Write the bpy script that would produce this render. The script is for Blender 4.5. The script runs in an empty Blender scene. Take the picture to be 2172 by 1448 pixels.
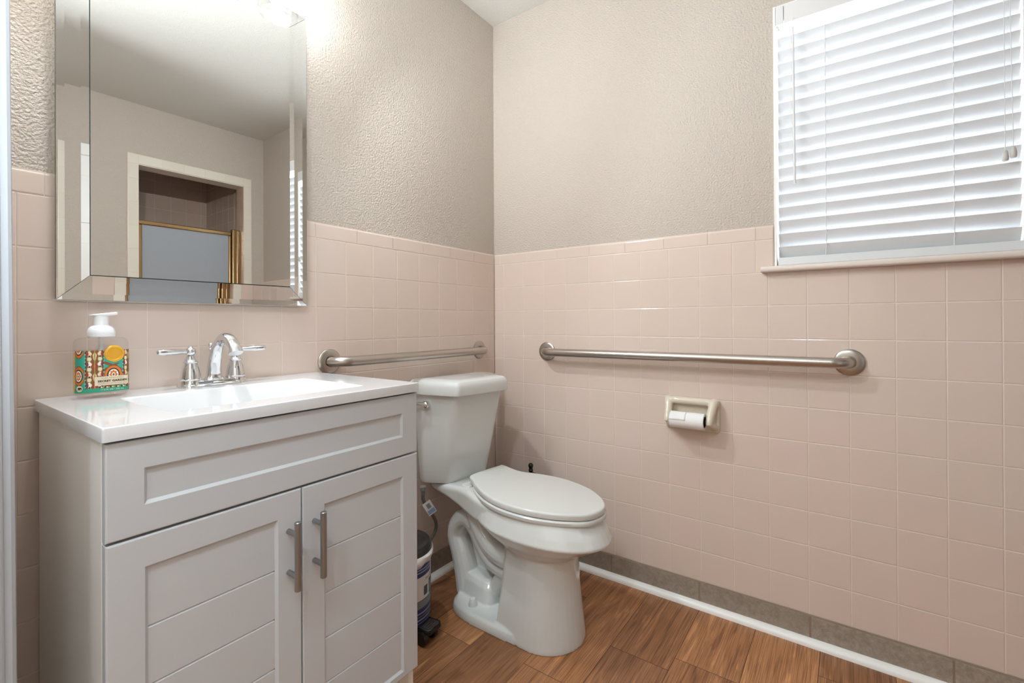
import bpy, bmesh, math, random
from mathutils import Vector, Matrix
random.seed(7)
S = bpy.context.scene
COL = S.collection
PI = math.pi

# ------------------------------------------------------------------ camera, light, exposure
W_PX, F_PX = 2172.0, 995.36
cam_d = bpy.data.cameras.new('camera'); cam = bpy.data.objects.new('camera', cam_d); COL.objects.link(cam)
cam_d.sensor_width = 36.0; cam_d.lens = 36.0 * F_PX / W_PX
cam_d.shift_y = -(724.0 - 678.76) / W_PX
cam_d.clip_start = 0.02
yw, pt, rl = 0.948, 0.003, -0.0048
F = Vector((math.sin(yw) * math.cos(pt), math.cos(yw) * math.cos(pt), math.sin(pt)))
R0 = Vector((math.cos(yw), -math.sin(yw), 0)); U0 = R0.cross(F)
R1 = math.cos(rl) * R0 + math.sin(rl) * U0; U1 = math.cos(rl) * U0 - math.sin(rl) * R0
cam.matrix_world = Matrix(((R1.x, U1.x, -F.x, -1.7635), (R1.y, U1.y, -F.y, -1.3679), (R1.z, U1.z, -F.z, 1.0241), (0, 0, 0, 1)))
S.camera = cam
S.view_settings.view_transform = 'Standard'; S.view_settings.look = 'None'
S.view_settings.gamma = 1.0; S.view_settings.use_curve_mapping = False
S.view_settings.exposure = 0.0
S.cycles.max_bounces = 12; S.cycles.diffuse_bounces = 6; S.cycles.glossy_bounces = 6
S.cycles.transmission_bounces = 8; S.cycles.transparent_max_bounces = 12
S.cycles.sample_clamp_indirect = 6.0
world = bpy.data.worlds.new('world'); S.world = world; world.use_nodes = True
bg = world.node_tree.nodes['Background']
bg.inputs[0].default_value = (0.90, 0.95, 1.0, 1); bg.inputs[1].default_value = 6.8   # overcast daylight outside
BULB_STRENGTH = 92.0
LAMP_SPOT, LAMP_COL = 35.0, (0.885, 0.95, 1.0)
def lamp(name, kind, loc, energy, color, **kw):
    d = bpy.data.lights.new(name, kind); d.energy = energy; d.color = color
    for k, v in kw.items(): setattr(d, k, v)
    o = bpy.data.objects.new(name, d); COL.objects.link(o); o.location = loc
    return o
HALL_COL = (0.74, 0.88, 1.0)
lamp('hall_ceiling_lamp', 'POINT', (-2.32, -1.10, 2.33), 32.0, HALL_COL, shadow_soft_size=0.05)
lamp('hall_ceiling_lamp', 'POINT', (-1.92, -1.18, 2.33), 34.0, HALL_COL, shadow_soft_size=0.05)
# upward spot added in the doorway as fill, bounced off the ceiling
lamp('ceiling_bounce_fill', 'SPOT', (-1.95, -1.55, 0.55), 285.0, (0.84, 0.93, 1.0), shadow_soft_size=0.12, spot_size=2.7, spot_blend=1.0).rotation_euler = (PI, 0, 0)

# ------------------------------------------------------------------ materials
def lin(c):
    return tuple((x / 12.92 if x <= 0.04045 else ((x + 0.055) / 1.055) ** 2.4) for x in c)
def rgb(r, g, b):
    return lin((r / 255, g / 255, b / 255)) + (1,)
def mat(name, col, rough=0.5, metal=0.0, spec=0.5, coat=0.0, bump=None, var=None, trans=0.0, ior=1.5, sub=0.0, emis=None):
    """bump=(scale, strength, distance, detail); var=(scale, amount) noise tint of the base colour"""
    m = bpy.data.materials.new(name); m.use_nodes = True
    nt = m.node_tree; b = nt.nodes['Principled BSDF']
    b.inputs['Base Color'].default_value = col; b.inputs['Roughness'].default_value = rough
    b.inputs['Metallic'].default_value = metal; b.inputs['Specular IOR Level'].default_value = spec
    b.inputs['Coat Weight'].default_value = coat; b.inputs['Coat Roughness'].default_value = 0.03
    b.inputs['Transmission Weight'].default_value = trans; b.inputs['IOR'].default_value = ior
    if sub: b.inputs['Subsurface Weight'].default_value = sub
    if emis:
        b.inputs['Emission Color'].default_value = emis[0]; b.inputs['Emission Strength'].default_value = emis[1]
    tc = nt.nodes.new('ShaderNodeTexCoord')
    if var:
        n = nt.nodes.new('ShaderNodeTexNoise'); n.inputs['Scale'].default_value = var[0]; n.inputs['Detail'].default_value = 4
        nt.links.new(tc.outputs['Object'], n.inputs['Vector'])
        mx = nt.nodes.new('ShaderNodeMix'); mx.data_type = 'RGBA'
        mx.inputs['A'].default_value = tuple(c * (1 - var[1]) for c in col[:3]) + (1,)
        mx.inputs['B'].default_value = tuple(min(1, c * (1 + var[1])) for c in col[:3]) + (1,)
        nt.links.new(n.outputs['Fac'], mx.inputs['Factor']); nt.links.new(mx.outputs['Result'], b.inputs['Base Color'])
    if bump:
        n = nt.nodes.new('ShaderNodeTexNoise'); n.inputs['Scale'].default_value = bump[0]; n.inputs['Detail'].default_value = bump[3] if len(bump) > 3 else 3
        nt.links.new(tc.outputs['Object'], n.inputs['Vector'])
        bp = nt.nodes.new('ShaderNodeBump'); bp.inputs['Strength'].default_value = bump[1]; bp.inputs['Distance'].default_value = bump[2]
        nt.links.new(n.outputs['Fac'], bp.inputs['Height']); nt.links.new(bp.outputs['Normal'], b.inputs['Normal'])
    return m
def attr_tint(m, attr, c0, c1):
    """base colour mixed between c0 and c1 by a per-face mesh attribute"""
    nt = m.node_tree; b = nt.nodes['Principled BSDF']
    a = nt.nodes.new('ShaderNodeAttribute'); a.attribute_name = attr
    mx = nt.nodes.new('ShaderNodeMix'); mx.data_type = 'RGBA'
    mx.inputs['A'].default_value = c0; mx.inputs['B'].default_value = c1
    nt.links.new(a.outputs['Fac'], mx.inputs['Factor']); nt.links.new(mx.outputs['Result'], b.inputs['Base Color'])
    return m
def thin_glass(name, tint=(1, 1, 1, 1), mixf=0.12, rough=0.0):
    m = bpy.data.materials.new(name); m.use_nodes = True; nt = m.node_tree
    nt.nodes.remove(nt.nodes['Principled BSDF']); out = nt.nodes['Material Output']
    t = nt.nodes.new('ShaderNodeBsdfTransparent'); t.inputs[0].default_value = tint
    g = nt.nodes.new('ShaderNodeBsdfGlossy'); g.inputs['Roughness'].default_value = rough
    lw = nt.nodes.new('ShaderNodeLayerWeight'); lw.inputs[0].default_value = 0.5
    pw = nt.nodes.new('ShaderNodeMath'); pw.operation = 'POWER'; pw.inputs[1].default_value = 4.0
    ma = nt.nodes.new('ShaderNodeMath'); ma.operation = 'MULTIPLY_ADD'; ma.inputs[1].default_value = mixf; ma.inputs[2].default_value = 0.025
    mx = nt.nodes.new('ShaderNodeMixShader')
    nt.links.new(lw.outputs['Facing'], pw.inputs[0]); nt.links.new(pw.outputs[0], ma.inputs[0])
    nt.links.new(ma.outputs[0], mx.inputs[0]); nt.links.new(t.outputs[0], mx.inputs[1]); nt.links.new(g.outputs[0], mx.inputs[2])
    nt.links.new(mx.outputs[0], out.inputs[0])
    return m

M = {}
M['paint'] = mat('beige_wall_paint', rgb(196, 186, 175), 0.55, bump=(165, 0.9, 0.0055, 3))
M['ceiling'] = mat('ceiling_paint', rgb(210, 207, 200), 0.6, bump=(150, 0.5, 0.004, 3))
M['tile'] = attr_tint(mat('pink_glazed_tile', rgb(222, 196, 180), 0.12, spec=0.5, bump=(14, 0.10, 0.004, 2)), 'tint', rgb(217, 201, 189), rgb(219, 201, 191))
M['grout'] = mat('cream_grout', rgb(228, 214, 202), 0.7, bump=(300, 0.3, 0.001))
M['trim_tile'] = attr_tint(mat('white_trim_tile', rgb(226, 220, 207), 0.15, bump=(14, 0.1, 0.004)), 'tint', rgb(226, 219, 206), rgb(229, 224, 212))
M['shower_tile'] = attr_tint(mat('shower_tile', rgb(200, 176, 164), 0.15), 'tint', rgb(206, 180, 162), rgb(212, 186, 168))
M['white_paint'] = mat('white_trim_paint', rgb(246, 246, 244), 0.35, bump=(60, 0.08, 0.001))
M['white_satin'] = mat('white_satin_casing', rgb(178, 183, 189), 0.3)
M['porcelain'] = mat('white_porcelain', rgb(209, 212, 210), 0.07, spec=0.55, coat=0.3, bump=(5, 0.03, 0.01, 1))
M['seat_plastic'] = mat('white_seat_plastic', rgb(206, 208, 205), 0.16, bump=(8, 0.02, 0.01, 1))
M['cabinet'] = mat('light_grey_cabinet_paint', rgb(194, 197, 200), 0.38, bump=(400, 0.04, 0.0006))
M['cabinet_side'] = mat('white_laminate_side', rgb(238, 235, 230), 0.42, bump=(300, 0.05, 0.0006))
M['shadow_gap'] = mat('dark_gap', rgb(60, 60, 60), 0.8)
M['resin'] = mat('white_cultured_marble', rgb(208, 208, 209), 0.1, coat=0.3)
M['chrome'] = mat('chrome', (0.74, 0.755, 0.77, 1), 0.04, metal=1.0)
M['steel'] = mat('brushed_steel', (0.50, 0.46, 0.42, 1), 0.30, metal=1.0, bump=(900, 0.08, 0.0005))
M['nickel'] = mat('brushed_nickel_handle', (0.36, 0.375, 0.39, 1), 0.36, metal=1.0)
M['brass'] = mat('antique_brass', (0.42, 0.28, 0.14, 1), 0.22, metal=1.0)
M['mirror'] = mat('mirror_silver', (0.93, 0.95, 0.94, 1), 0.0, metal=1.0)
M['glass_edge'] = mat('dark_teal_glass_edge', rgb(40, 66, 66), 0.1)
M['bone'] = mat('bone_ceramic', rgb(218, 209, 190), 0.12, coat=0.3)
M['paper'] = mat('tissue_paper', rgb(238, 238, 238), 0.9, bump=(350, 0.35, 0.0008))
M['cardboard'] = mat('dark_cardboard_core', rgb(58, 46, 38), 0.9)
M['black'] = mat('black_plastic', rgb(18, 17, 17), 0.35)
M['black_soft'] = mat('dark_brown_plastic', rgb(46, 41, 39), 0.28, bump=(30, 0.05, 0.002))
M['can_metal'] = mat('dark_stainless', (0.20, 0.19, 0.18, 1), 0.28, metal=1.0)
M['bag'] = mat('white_bin_liner', rgb(226, 226, 226), 0.35, bump=(40, 0.6, 0.01))
M['hose'] = mat('grey_braided_hose', (0.16, 0.14, 0.125, 1), 0.42, metal=0.4, bump=(700, 0.5, 0.001))
M['slat'] = mat('white_faux_wood_slat', rgb(217, 220, 223), 0.42, sub=0.0)
M['slat'].node_tree.nodes['Principled BSDF'].inputs['Transmission Weight'].default_value = 0.0
M['cord'] = mat('white_cord', rgb(225, 226, 228), 0.7)
M['tassel'] = mat('grey_white_tassel', rgb(205, 203, 200), 0.5)
M['valance'] = mat('white_valance', rgb(222, 222, 222), 0.45)
M['sill'] = mat('pinkish_white_sill', rgb(228, 217, 208), 0.2)
M['pane'] = thin_glass('window_glass')
M['shade'] = thin_glass('clear_glass_shade', (0.97, 0.97, 0.97, 1), 0.35)
M['bulb'] = mat('lit_bulb', (1, 1, 1, 1), 0.5, emis=((0.92, 0.965, 1.0, 1), BULB_STRENGTH))
M['frosted'] = mat('obscure_shower_glass', rgb(160, 166, 174), 0.22, spec=0.6, bump=(260, 0.35, 0.0015))
M['stone'] = attr_tint(mat('grey_base_tile', rgb(150, 138, 124), 0.55, bump=(120, 0.25, 0.001)), 'tint', rgb(158, 147, 134), rgb(172, 161, 148))
def speckle(m, scale, dark, amount):
    nt = m.node_tree; b = nt.nodes['Principled BSDF']; src = b.inputs['Base Color'].links[0].from_socket
    tc = nt.nodes.new('ShaderNodeTexCoord')
    n = nt.nodes.new('ShaderNodeTexNoise'); n.inputs['Scale'].default_value = scale; n.inputs['Detail'].default_value = 8; n.inputs['Roughness'].default_value = 0.75
    nt.links.new(tc.outputs['Object'], n.inputs['Vector'])
    r = nt.nodes.new('ShaderNodeValToRGB'); r.color_ramp.elements[0].position = 0.38; r.color_ramp.elements[1].position = 0.62
    r.color_ramp.elements[0].color = (1, 1, 1, 1); r.color_ramp.elements[1].color = (0, 0, 0, 1)
    nt.links.new(n.outputs['Fac'], r.inputs[0])
    ml = nt.nodes.new('ShaderNodeMath'); ml.operation = 'MULTIPLY'; ml.inputs[1].default_value = amount; nt.links.new(r.outputs[0], ml.inputs[0])
    mx = nt.nodes.new('ShaderNodeMix'); mx.data_type = 'RGBA'; mx.inputs['B'].default_value = dark
    nt.links.new(ml.outputs[0], mx.inputs['Factor']); nt.links.new(src, mx.inputs['A']); nt.links.new(mx.outputs['Result'], b.inputs['Base Color'])
speckle(M['stone'], 70, rgb(122, 110, 98), 0.6)
M['stone_grout'] = mat('taupe_grout', rgb(140, 122, 104), 0.8)

def wood_material():
    m = bpy.data.materials.new('oak_plank'); m.use_nodes = True; nt = m.node_tree; b = nt.nodes['Principled BSDF']
    N = nt.nodes.new; L = nt.links.new
    tc = N('ShaderNodeTexCoord'); at = N('ShaderNodeAttribute'); at.attribute_name = 'tint'
    off = N('ShaderNodeVectorMath'); off.operation = 'SCALE'; off.inputs[0].default_value = (37.0, 11.0, 5.0); L(at.outputs['Fac'], off.inputs['Scale'])
    ad = N('ShaderNodeVectorMath'); ad.operation = 'ADD'; L(tc.outputs['Object'], ad.inputs[0]); L(off.outputs[0], ad.inputs[1])
    mp = N('ShaderNodeMapping'); mp.inputs['Scale'].default_value = (1.3, 9.0, 1.0); L(ad.outputs[0], mp.inputs[0])
    n1 = N('ShaderNodeTexNoise'); n1.inputs['Scale'].default_value = 2.2; n1.inputs['Detail'].default_value = 5; n1.inputs['Distortion'].default_value = 1.6; L(mp.outputs[0], n1.inputs['Vector'])
    mp2 = N('ShaderNodeMapping'); mp2.inputs['Scale'].default_value = (3.2, 190.0, 1.0); L(ad.outputs[0], mp2.inputs[0])
    n2 = N('ShaderNodeTexNoise'); n2.inputs['Scale'].default_value = 2.0; n2.inputs['Detail'].default_value = 6; L(mp2.outputs[0], n2.inputs['Vector'])
    # growth-ring bands
    wv = N('ShaderNodeMath'); wv.operation = 'MULTIPLY'; wv.inputs[1].default_value = 26.0; L(n1.outputs['Fac'], wv.inputs[0])
    sn = N('ShaderNodeMath'); sn.operation = 'SINE'; L(wv.outputs[0], sn.inputs[0])
    r1 = N('ShaderNodeValToRGB'); e = r1.color_ramp.elements
    e[0].position = 0.25; e[0].color = rgb(146, 97, 62); e[1].position = 0.75; e[1].color = rgb(220, 162, 112)
    L(n1.outputs['Fac'], r1.inputs[0])
    s2 = N('ShaderNodeMath'); s2.operation = 'MULTIPLY_ADD'; s2.inputs[1].default_value = 0.10; s2.inputs[2].default_value = 0.10; L(sn.outputs[0], s2.inputs[0])
    mx = N('ShaderNodeMix'); mx.data_type = 'RGBA'; mx.inputs['B'].default_value = rgb(92, 55, 32); L(s2.outputs[0], mx.inputs['Factor']); L(r1.outputs[0], mx.inputs['A'])
    r2 = N('ShaderNodeValToRGB'); e = r2.color_ramp.elements
    e[0].position = 0.34; e[0].color = (0.52, 0.46, 0.42, 1); e[1].position = 0.56; e[1].color = (1, 1, 1, 1); L(n2.outputs['Fac'], r2.inputs[0])
    ml = N('ShaderNodeMix'); ml.data_type = 'RGBA'; ml.blend_type = 'MULTIPLY'; ml.inputs['Factor'].default_value = 1.0
    L(mx.outputs['Result'], ml.inputs['A']); L(r2.outputs[0], ml.inputs['B'])
    tr = N('ShaderNodeValToRGB'); e = tr.color_ramp.elements
    e[0].position = 0.0; e[0].color = (0.52, 0.49, 0.50, 1); e[1].position = 1.0; e[1].color = (1.22, 1.20, 1.16, 1); L(at.outputs['Fac'], tr.inputs[0])
    m2 = N('ShaderNodeMix'); m2.data_type = 'RGBA'; m2.blend_type = 'MULTIPLY'; m2.inputs['Factor'].default_value = 1.0
    L(ml.outputs['Result'], m2.inputs['A']); L(tr.outputs[0], m2.inputs['B']); L(m2.outputs['Result'], b.inputs['Base Color'])
    b.inputs['Roughness'].default_value = 0.42
    bp = N('ShaderNodeBump'); bp.inputs['Strength'].default_value = 0.25; bp.inputs['Distance'].default_value = 0.0015
    L(n2.outputs['Fac'], bp.inputs['Height']); L(bp.outputs[0], b.inputs['Normal'])
    return m
M['wood'] = wood_material()

# ------------------------------------------------------------------ mesh helpers
class MB:
    def __init__(s): s.v = []; s.f = []; s.t = []; s.mi = []
    def add(s, vs, fs, tint=0.5, mi=0):
        o = len(s.v); s.v += [tuple(v) for v in vs]
        for f in fs: s.f.append(tuple(i + o for i in f)); s.t.append(tint); s.mi.append(mi)
    def box(s, x0, x1, y0, y1, z0, z1, tint=0.5, mi=0):
        if x0 > x1: x0, x1 = x1, x0
        if y0 > y1: y0, y1 = y1, y0
        if z0 > z1: z0, z1 = z1, z0
        s.add([(x0, y0, z0), (x1, y0, z0), (x1, y1, z0), (x0, y1, z0), (x0, y0, z1), (x1, y0, z1), (x1, y1, z1), (x0, y1, z1)],
              [(0, 3, 2, 1), (4, 5, 6, 7), (0, 1, 5, 4), (1, 2, 6, 5), (2, 3, 7, 6), (3, 0, 4, 7)], tint, mi)
    def loft(s, rings, cap=True, closed=True, tint=0.5, mi=0):
        n = len(rings[0]); vs = [p for r in rings for p in r]; fs = []
        for i in range(len(rings) - 1):
            for j in range(n if closed else n - 1):
                k = (j + 1) % n
                fs.append((i * n + j, i * n + k, (i + 1) * n + k, (i + 1) * n + j))
        if cap:
            fs.append(tuple(range(n - 1, -1, -1))); fs.append(tuple((len(rings) - 1) * n + j for j in range(n)))
        s.add(vs, fs, tint, mi)
    def lathe(s, prof, c=(0, 0, 0), axis='z', n=32, tint=0.5, mi=0, cap=True):
        rings = []
        for r, h in prof:
            ring = []
            for j in range(n):
                a = 2 * PI * j / n; p = (r * math.cos(a), r * math.sin(a), h)
                if axis == 'x': p = (h, r * math.cos(a), r * math.sin(a))
                if axis == 'y': p = (r * math.sin(a), h, r * math.cos(a))
                ring.append((p[0] + c[0], p[1] + c[1], p[2] + c[2]))
            rings.append(ring)
        s.loft(rings, cap, True, tint, mi)
    def tube(s, path, rad, n=16, cap=True, flat=1.0, tint=0.5, mi=0):
        P = [Vector(p) for p in path]; rings = []
        rr = rad if isinstance(rad, (list, tuple)) else [rad] * len(P)
        t0 = (P[1] - P[0]).normalized()
        up = Vector((0, 0, 1)) if abs(t0.z) < 0.9 else Vector((1, 0, 0))
        nx = t0.cross(up).normalized(); 
        for i, p in enumerate(P):
            t = (P[min(i + 1, len(P) - 1)] - P[max(i - 1, 0)]).normalized()
            nx = (nx - t * nx.dot(t)).normalized(); ny = t.cross(nx)
            r = rr[i]
            rings.append([tuple(p + nx * (r * math.cos(2 * PI * j / n)) + ny * (r * flat * math.sin(2 * PI * j / n))) for j in range(n)])
        s.loft(rings, cap, True, tint, mi)
    def xf(s, mtx):
        s.v = [tuple(mtx @ Vector(v)) for v in s.v]; return s
    def mesh(s, name, mats):
        me = bpy.data.meshes.new(name); me.from_pydata(s.v, [], s.f); me.update()
        for m in (mats if isinstance(mats, (list, tuple)) else [mats]): me.materials.append(m)
        me.polygons.foreach_set('material_index', s.mi)
        a = me.attributes.new('tint', 'FLOAT', 'FACE'); a.data.foreach_set('value', s.t)
        bm = bmesh.new(); bm.from_mesh(me); bmesh.ops.recalc_face_normals(bm, faces=bm.faces); bm.to_mesh(me); bm.free()
        return me
    def obj(s, name, mats, parent=None, smooth=None, bevel=0, kind=None, label=None, bseg=3):
        o = bpy.data.objects.new(name, s.mesh(name, mats)); COL.objects.link(o)
        if smooth is not None: shade(o.data, smooth)
        if bevel:
            b = o.modifiers.new('bevel', 'BEVEL'); b.width = bevel; b.segments = bseg; b.limit_method = 'ANGLE'; b.angle_limit = 0.6; b.harden_normals = False
            if smooth is None: shade(o.data, 0.6)
        if parent:
            o.parent = parent; o.matrix_parent_inverse = parent.matrix_world.inverted() if parent.type == 'EMPTY' else Matrix()
        if kind: o['kind'] = kind
        if label: o['label'] = label
        return o
def shade(me, ang):
    me.polygons.foreach_set('use_smooth', [True] * len(me.polygons))
    bm = bmesh.new(); bm.from_mesh(me)
    for e in bm.edges:
        if len(e.link_faces) == 2: e.smooth = e.calc_face_angle(0) < ang
    bm.to_mesh(me); bm.free()
def thing(name, label, cat, loc=(0, 0, 0), rot=0.0, group=None):
    o = bpy.data.objects.new(name, None); COL.objects.link(o); o.empty_display_size = 0.05
    o.location = loc; o.rotation_euler = (0, 0, rot); o['label'] = label; o['category'] = cat
    if group: o['group'] = group
    bpy.context.view_layer.update()
    return o
def struct(mb, name, mats, parent=None, **kw):
    return mb.obj(name, mats, parent, kind='structure' if parent is None else None, **kw)
def cr(pts, n=8, closed=False):
    """Catmull-Rom through points"""
    P = [Vector(p) for p in pts]; out = []; m = len(P)
    for i in range(m if closed else m - 1):
        if closed: a, b, c, d = P[(i - 1) % m], P[i], P[(i + 1) % m], P[(i + 2) % m]
        else: a, b, c, d = P[max(i - 1, 0)], P[i], P[i + 1], P[min(i + 2, m - 1)]
        for k in range(n):
            t = k / n
            out.append(0.5 * ((2 * b) + (c - a) * t + (2 * a - 5 * b + 4 * c - d) * t * t + (3 * b - a - 3 * c + d) * t ** 3))
    if not closed: out.append(P[-1])
    return out
def rrect(w, h, r, n=6):
    """rounded rectangle outline centred at 0, (x, y) list"""
    r = min(r, w / 2 - 1e-5, h / 2 - 1e-5); o = []
    for cx, cy, a0 in ((w / 2 - r, h / 2 - r, 0), (-w / 2 + r, h / 2 - r, PI / 2), (-w / 2 + r, -h / 2 + r, PI), (w / 2 - r, -h / 2 + r, 1.5 * PI)):
        for k in range(n + 1):
            a = a0 + PI / 2 * k / n; o.append((cx + r * math.cos(a), cy + r * math.sin(a)))
    return o
def fillet(poly, r, n=5):
    """round the corners of a 2D polygon; r a number or list"""
    out = []; m = len(poly)
    for i in range(m):
        p0, p1, p2 = Vector(poly[i - 1]), Vector(poly[i]), Vector(poly[(i + 1) % m])
        ri = r[i] if isinstance(r, (list, tuple)) else r
        a = (p0 - p1); b = (p2 - p1); d = min(ri, a.length * 0.49, b.length * 0.49)
        A = p1 + a.normalized() * d; B = p1 + b.normalized() * d
        for k in range(n + 1):
            t = k / n; out.append(tuple((1 - t) ** 2 * A + 2 * t * (1 - t) * p1 + t * t * B))
    return out
def remesh(o, voxel, smooth_it=4, fac=0.5):
    r = o.modifiers.new('remesh', 'REMESH'); r.mode = 'VOXEL'; r.voxel_size = voxel; r.use_smooth_shade = True
    s = o.modifiers.new('smooth', 'SMOOTH'); s.iterations = smooth_it; s.factor = fac
    bpy.context.view_layer.update()
    ev = o.evaluated_get(bpy.context.evaluated_depsgraph_get())
    me = bpy.data.meshes.new_from_object(ev); old = o.data; o.modifiers.clear(); o.data = me; bpy.data.meshes.remove(old); me.name = o.name
    me.polygons.foreach_set('use_smooth', [True] * len(me.polygons))
    if not me.materials: pass
    return o

# ------------------------------------------------------------------ room shell
P = 0.1095; L0 = 1.292; ZC = 2.432; XL = -1.652; YF = -2.388
OFF_R, OFF_W = 0.0551, 0.0447
PT = 0.006                                  # the paint lies this far behind the tile faces
WY0, WY1, WZ0, WZ1 = -1.746, -1.170, 1.196, 2.058   # window opening

def tile_cell(mb, to3, a0, a1, b0, b1, tint, d=0.0010, ins=0.0018, g=0.0008, edges=None):
    """one pillow-edged tile over [a0,a1]x[b0,b1]; to3(a, b, h) -> point, h = height above the grout"""
    a0 += g; a1 -= g; b0 += g; b1 -= g
    o = [(a0, b0), (a1, b0), (a1, b1), (a0, b1)]
    i = [(a0 + ins, b0 + ins), (a1 - ins, b0 + ins), (a1 - ins, b1 - ins), (a0 + ins, b1 - ins)]
    m_ = [(a0 + ins * .3, b0 + ins * .3), (a1 - ins * .3, b0 + ins * .3), (a1 - ins * .3, b1 - ins * .3), (a0 + ins * .3, b1 - ins * .3)]
    vs = [to3(*p, -0.0004) for p in o] + [to3(*p, d * .65) for p in m_] + [to3(*p, d) for p in i]
    fs = [(8, 9, 10, 11)]
    for k in range(4):
        j = (k + 1) % 4; fs += [(k, j, 4 + j, 4 + k), (4 + k, 4 + j, 8 + j, 8 + k)]
    mb.add(vs, fs, tint, 0)
def rnd(): return random.random()

def wainscot_back():
    mb = MB(); to3 = lambda a, b, h: (a, 0.0012 - h, b)
    xs = [0.0] + [-(OFF_W + k * P) for k in range(0, 16)]; xs = [x for x in xs if x > XL] + [XL]
    for i in range(len(xs) - 1):
        for r in range(11):
            zt = L0 - r * P; zb = L0 - (r + 1) * P
            if r == 10: zb = 0.0885
            if xs[i] - xs[i + 1] > 0.004: tile_cell(mb, to3, xs[i + 1], xs[i], zb, zt, rnd())
    cx = [0.0, -0.149, -0.305, -0.458, -0.611, -0.767, -0.921]
    while cx[-1] - 0.154 > XL: cx.append(cx[-1] - 0.1538)
    cx.append(XL)
    for i in range(len(cx) - 1): cap(mb, to3, cx[i + 1], cx[i], L0, L0 + 0.0505, rnd())
    # grout bed
    mb.add([(XL, 0.0012, 0.0885), (0, 0.0012, 0.0885), (0, 0.0012, L0 + 0.05), (XL, 0.0012, L0 + 0.05)], [(0, 1, 2, 3)], 0.5, 1)
    return mb
def cap(mb, to3, a0, a1, b0, b1, tint):
    """bullnose cap tile: rounded top edge rolling back to the paint"""
    g = 0.0009; a0 += g; a1 -= g; b0 += g
    prof = [(b0, -0.0004), (b0 + 0.0007, 0.0008), (b0 + 0.0022, 0.0012), (b1 - 0.008, 0.0012)]
    for k in range(1, 7):
        t = PI / 2 * k / 6; prof.append((b1 - 0.008 + 0.008 * math.sin(t), 0.0012 - 0.008 * (1 - math.cos(t))))
    ra = [to3(a0, b, h) for b, h in prof]; rb = [to3(a1, b, h) for b, h in prof]
    n = len(prof); mb.add(ra + rb, [(k, k + 1, n + k + 1, n + k) for k in range(n - 1)], tint, 0)
def wainscot_right():
    mb = MB(); to3 = lambda a, b, h: (0.0012 - h, a, b)
    ys = [0.0] + [-(OFF_R + k * P) for k in range(0, 22)]; ys = [y for y in ys if y > YF] + [YF]
    for i in range(len(ys) - 1):
        for r in range(11):
            zt = L0 - r * P; zb = L0 - (r + 1) * P
            if r == 10: zb = 0.0885
            a0, a1 = ys[i + 1], ys[i]
            if r == 0:
                if a1 < WY1 + 0.002 and a0 > WY0 - 0.06: continue
                if a0 < -1.1135 and a1 > -1.1135: a0 = -1.1135
                elif a1 <= -1.1135 and a1 > WY0 - 0.055: continue
            if a1 - a0 > 0.004: tile_cell(mb, to3, a0, a1, zb, zt, rnd())
    tile_cell(mb, to3, WY1 + 0.004, -1.1135, L0 - P, L0, 0.4)
    tile_cell(mb, to3, WY0 - 0.055, WY0 - 0.004, L0 - P, L0, 0.4)
    cy = [0.0, -0.033, -0.186, -0.343, -0.497, -0.652, -0.804, -0.960, -1.1135, WY1 + 0.004]
    for i in range(len(cy) - 1): cap(mb, to3, cy[i + 1], cy[i], L0, L0 + 0.0475, rnd())
    cy = [WY0 - 0.004, WY0 - 0.055, -1.95, -2.105, -2.26, YF]
    for i in range(len(cy) - 1): cap(mb, to3, cy[i + 1], cy[i], L0, L0 + 0.0475, rnd())
    x = 0.0012
    for (y0, y1, z0, z1) in ((YF, 0, 0.0885, L0 - P), (WY1 + 0.003, 0, L0 - P, L0 + 0.047), (YF, WY0 - 0.003, L0 - P, L0 + 0.047)):
        mb.add([(x, y0, z0), (x, y1, z0), (x, y1, z1), (x, y0, z1)], [(0, 1, 2, 3)], 0.5, 1)
    return mb

# floor: planks running along x, rows 0.182 deep
def floor_mesh():
    mb = MB(); rows = [0.02, -0.028, -0.209, -0.388, -0.570, -0.750, -0.932, -1.110, -1.290]
    while rows[-1] > -2.42: rows.append(rows[-1] - 0.181)
    known = {2: [-0.635], 3: [-0.190], 4: [-0.601], 6: [-0.317]}
    tints = {(2, -0.635): None}
    g = 0.0007
    for i in range(len(rows) - 1):
        y1, y0 = rows[i], rows[i + 1]
        xs = list(known.get(i, [-(0.15 + 0.23 * ((i * 5) % 4))]))
        while xs[-1] > -3.3: xs.append(xs[-1] - 0.92)
        xs = [0.02] + xs
        if i == 7: xs = [0.02, -0.9, -1.82, -2.74, -3.66]
        for k in range(len(xs) - 1):
            x1, x0 = xs[k], max(xs[k + 1], -3.3)
            if x0 >= x1: continue
            t = {(4, 0): 0.62, (4, 1): 0.55, (2, 1): 0.32, (3, 0): 0.45, (3, 1): 0.10, (5, 0): 0.35, (6, 0): 0.60, (6, 1): 0.42, (7, 0): 0.78, (8, 0): 0.25, (2, 0): 0.55, (1, 0): 0.3}.get((i, k), rnd())
            mb.add([(x0 + g, y0 + g, 0), (x1 - g, y0 + g, 0), (x1 - g, y1 - g, 0), (x0 + g, y1 - g, 0)], [(0, 1, 2, 3)], t, 0)
    mb.box(-3.3, 0.02, -2.6, 0.02, -0.05, -0.0008, mi=1)
    return mb
struct(floor_mesh(), 'floor', [M['wood'], mat('plank_seam', rgb(62, 40, 26), 0.9)])

c = MB(); c.box(-3.3, 0.15, -3.35, 0.12, ZC, ZC + 0.06); struct(c, 'ceiling', M['ceiling'])

# wall behind the vanity (paint) + its tile wainscot
c = MB(); c.box(XL, 0.12, PT, 0.12, 0, ZC); wb = struct(c, 'wall_back', M['paint'])
wainscot_back().obj('tile_wainscot', [M['tile'], M['grout']], wb)
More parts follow.
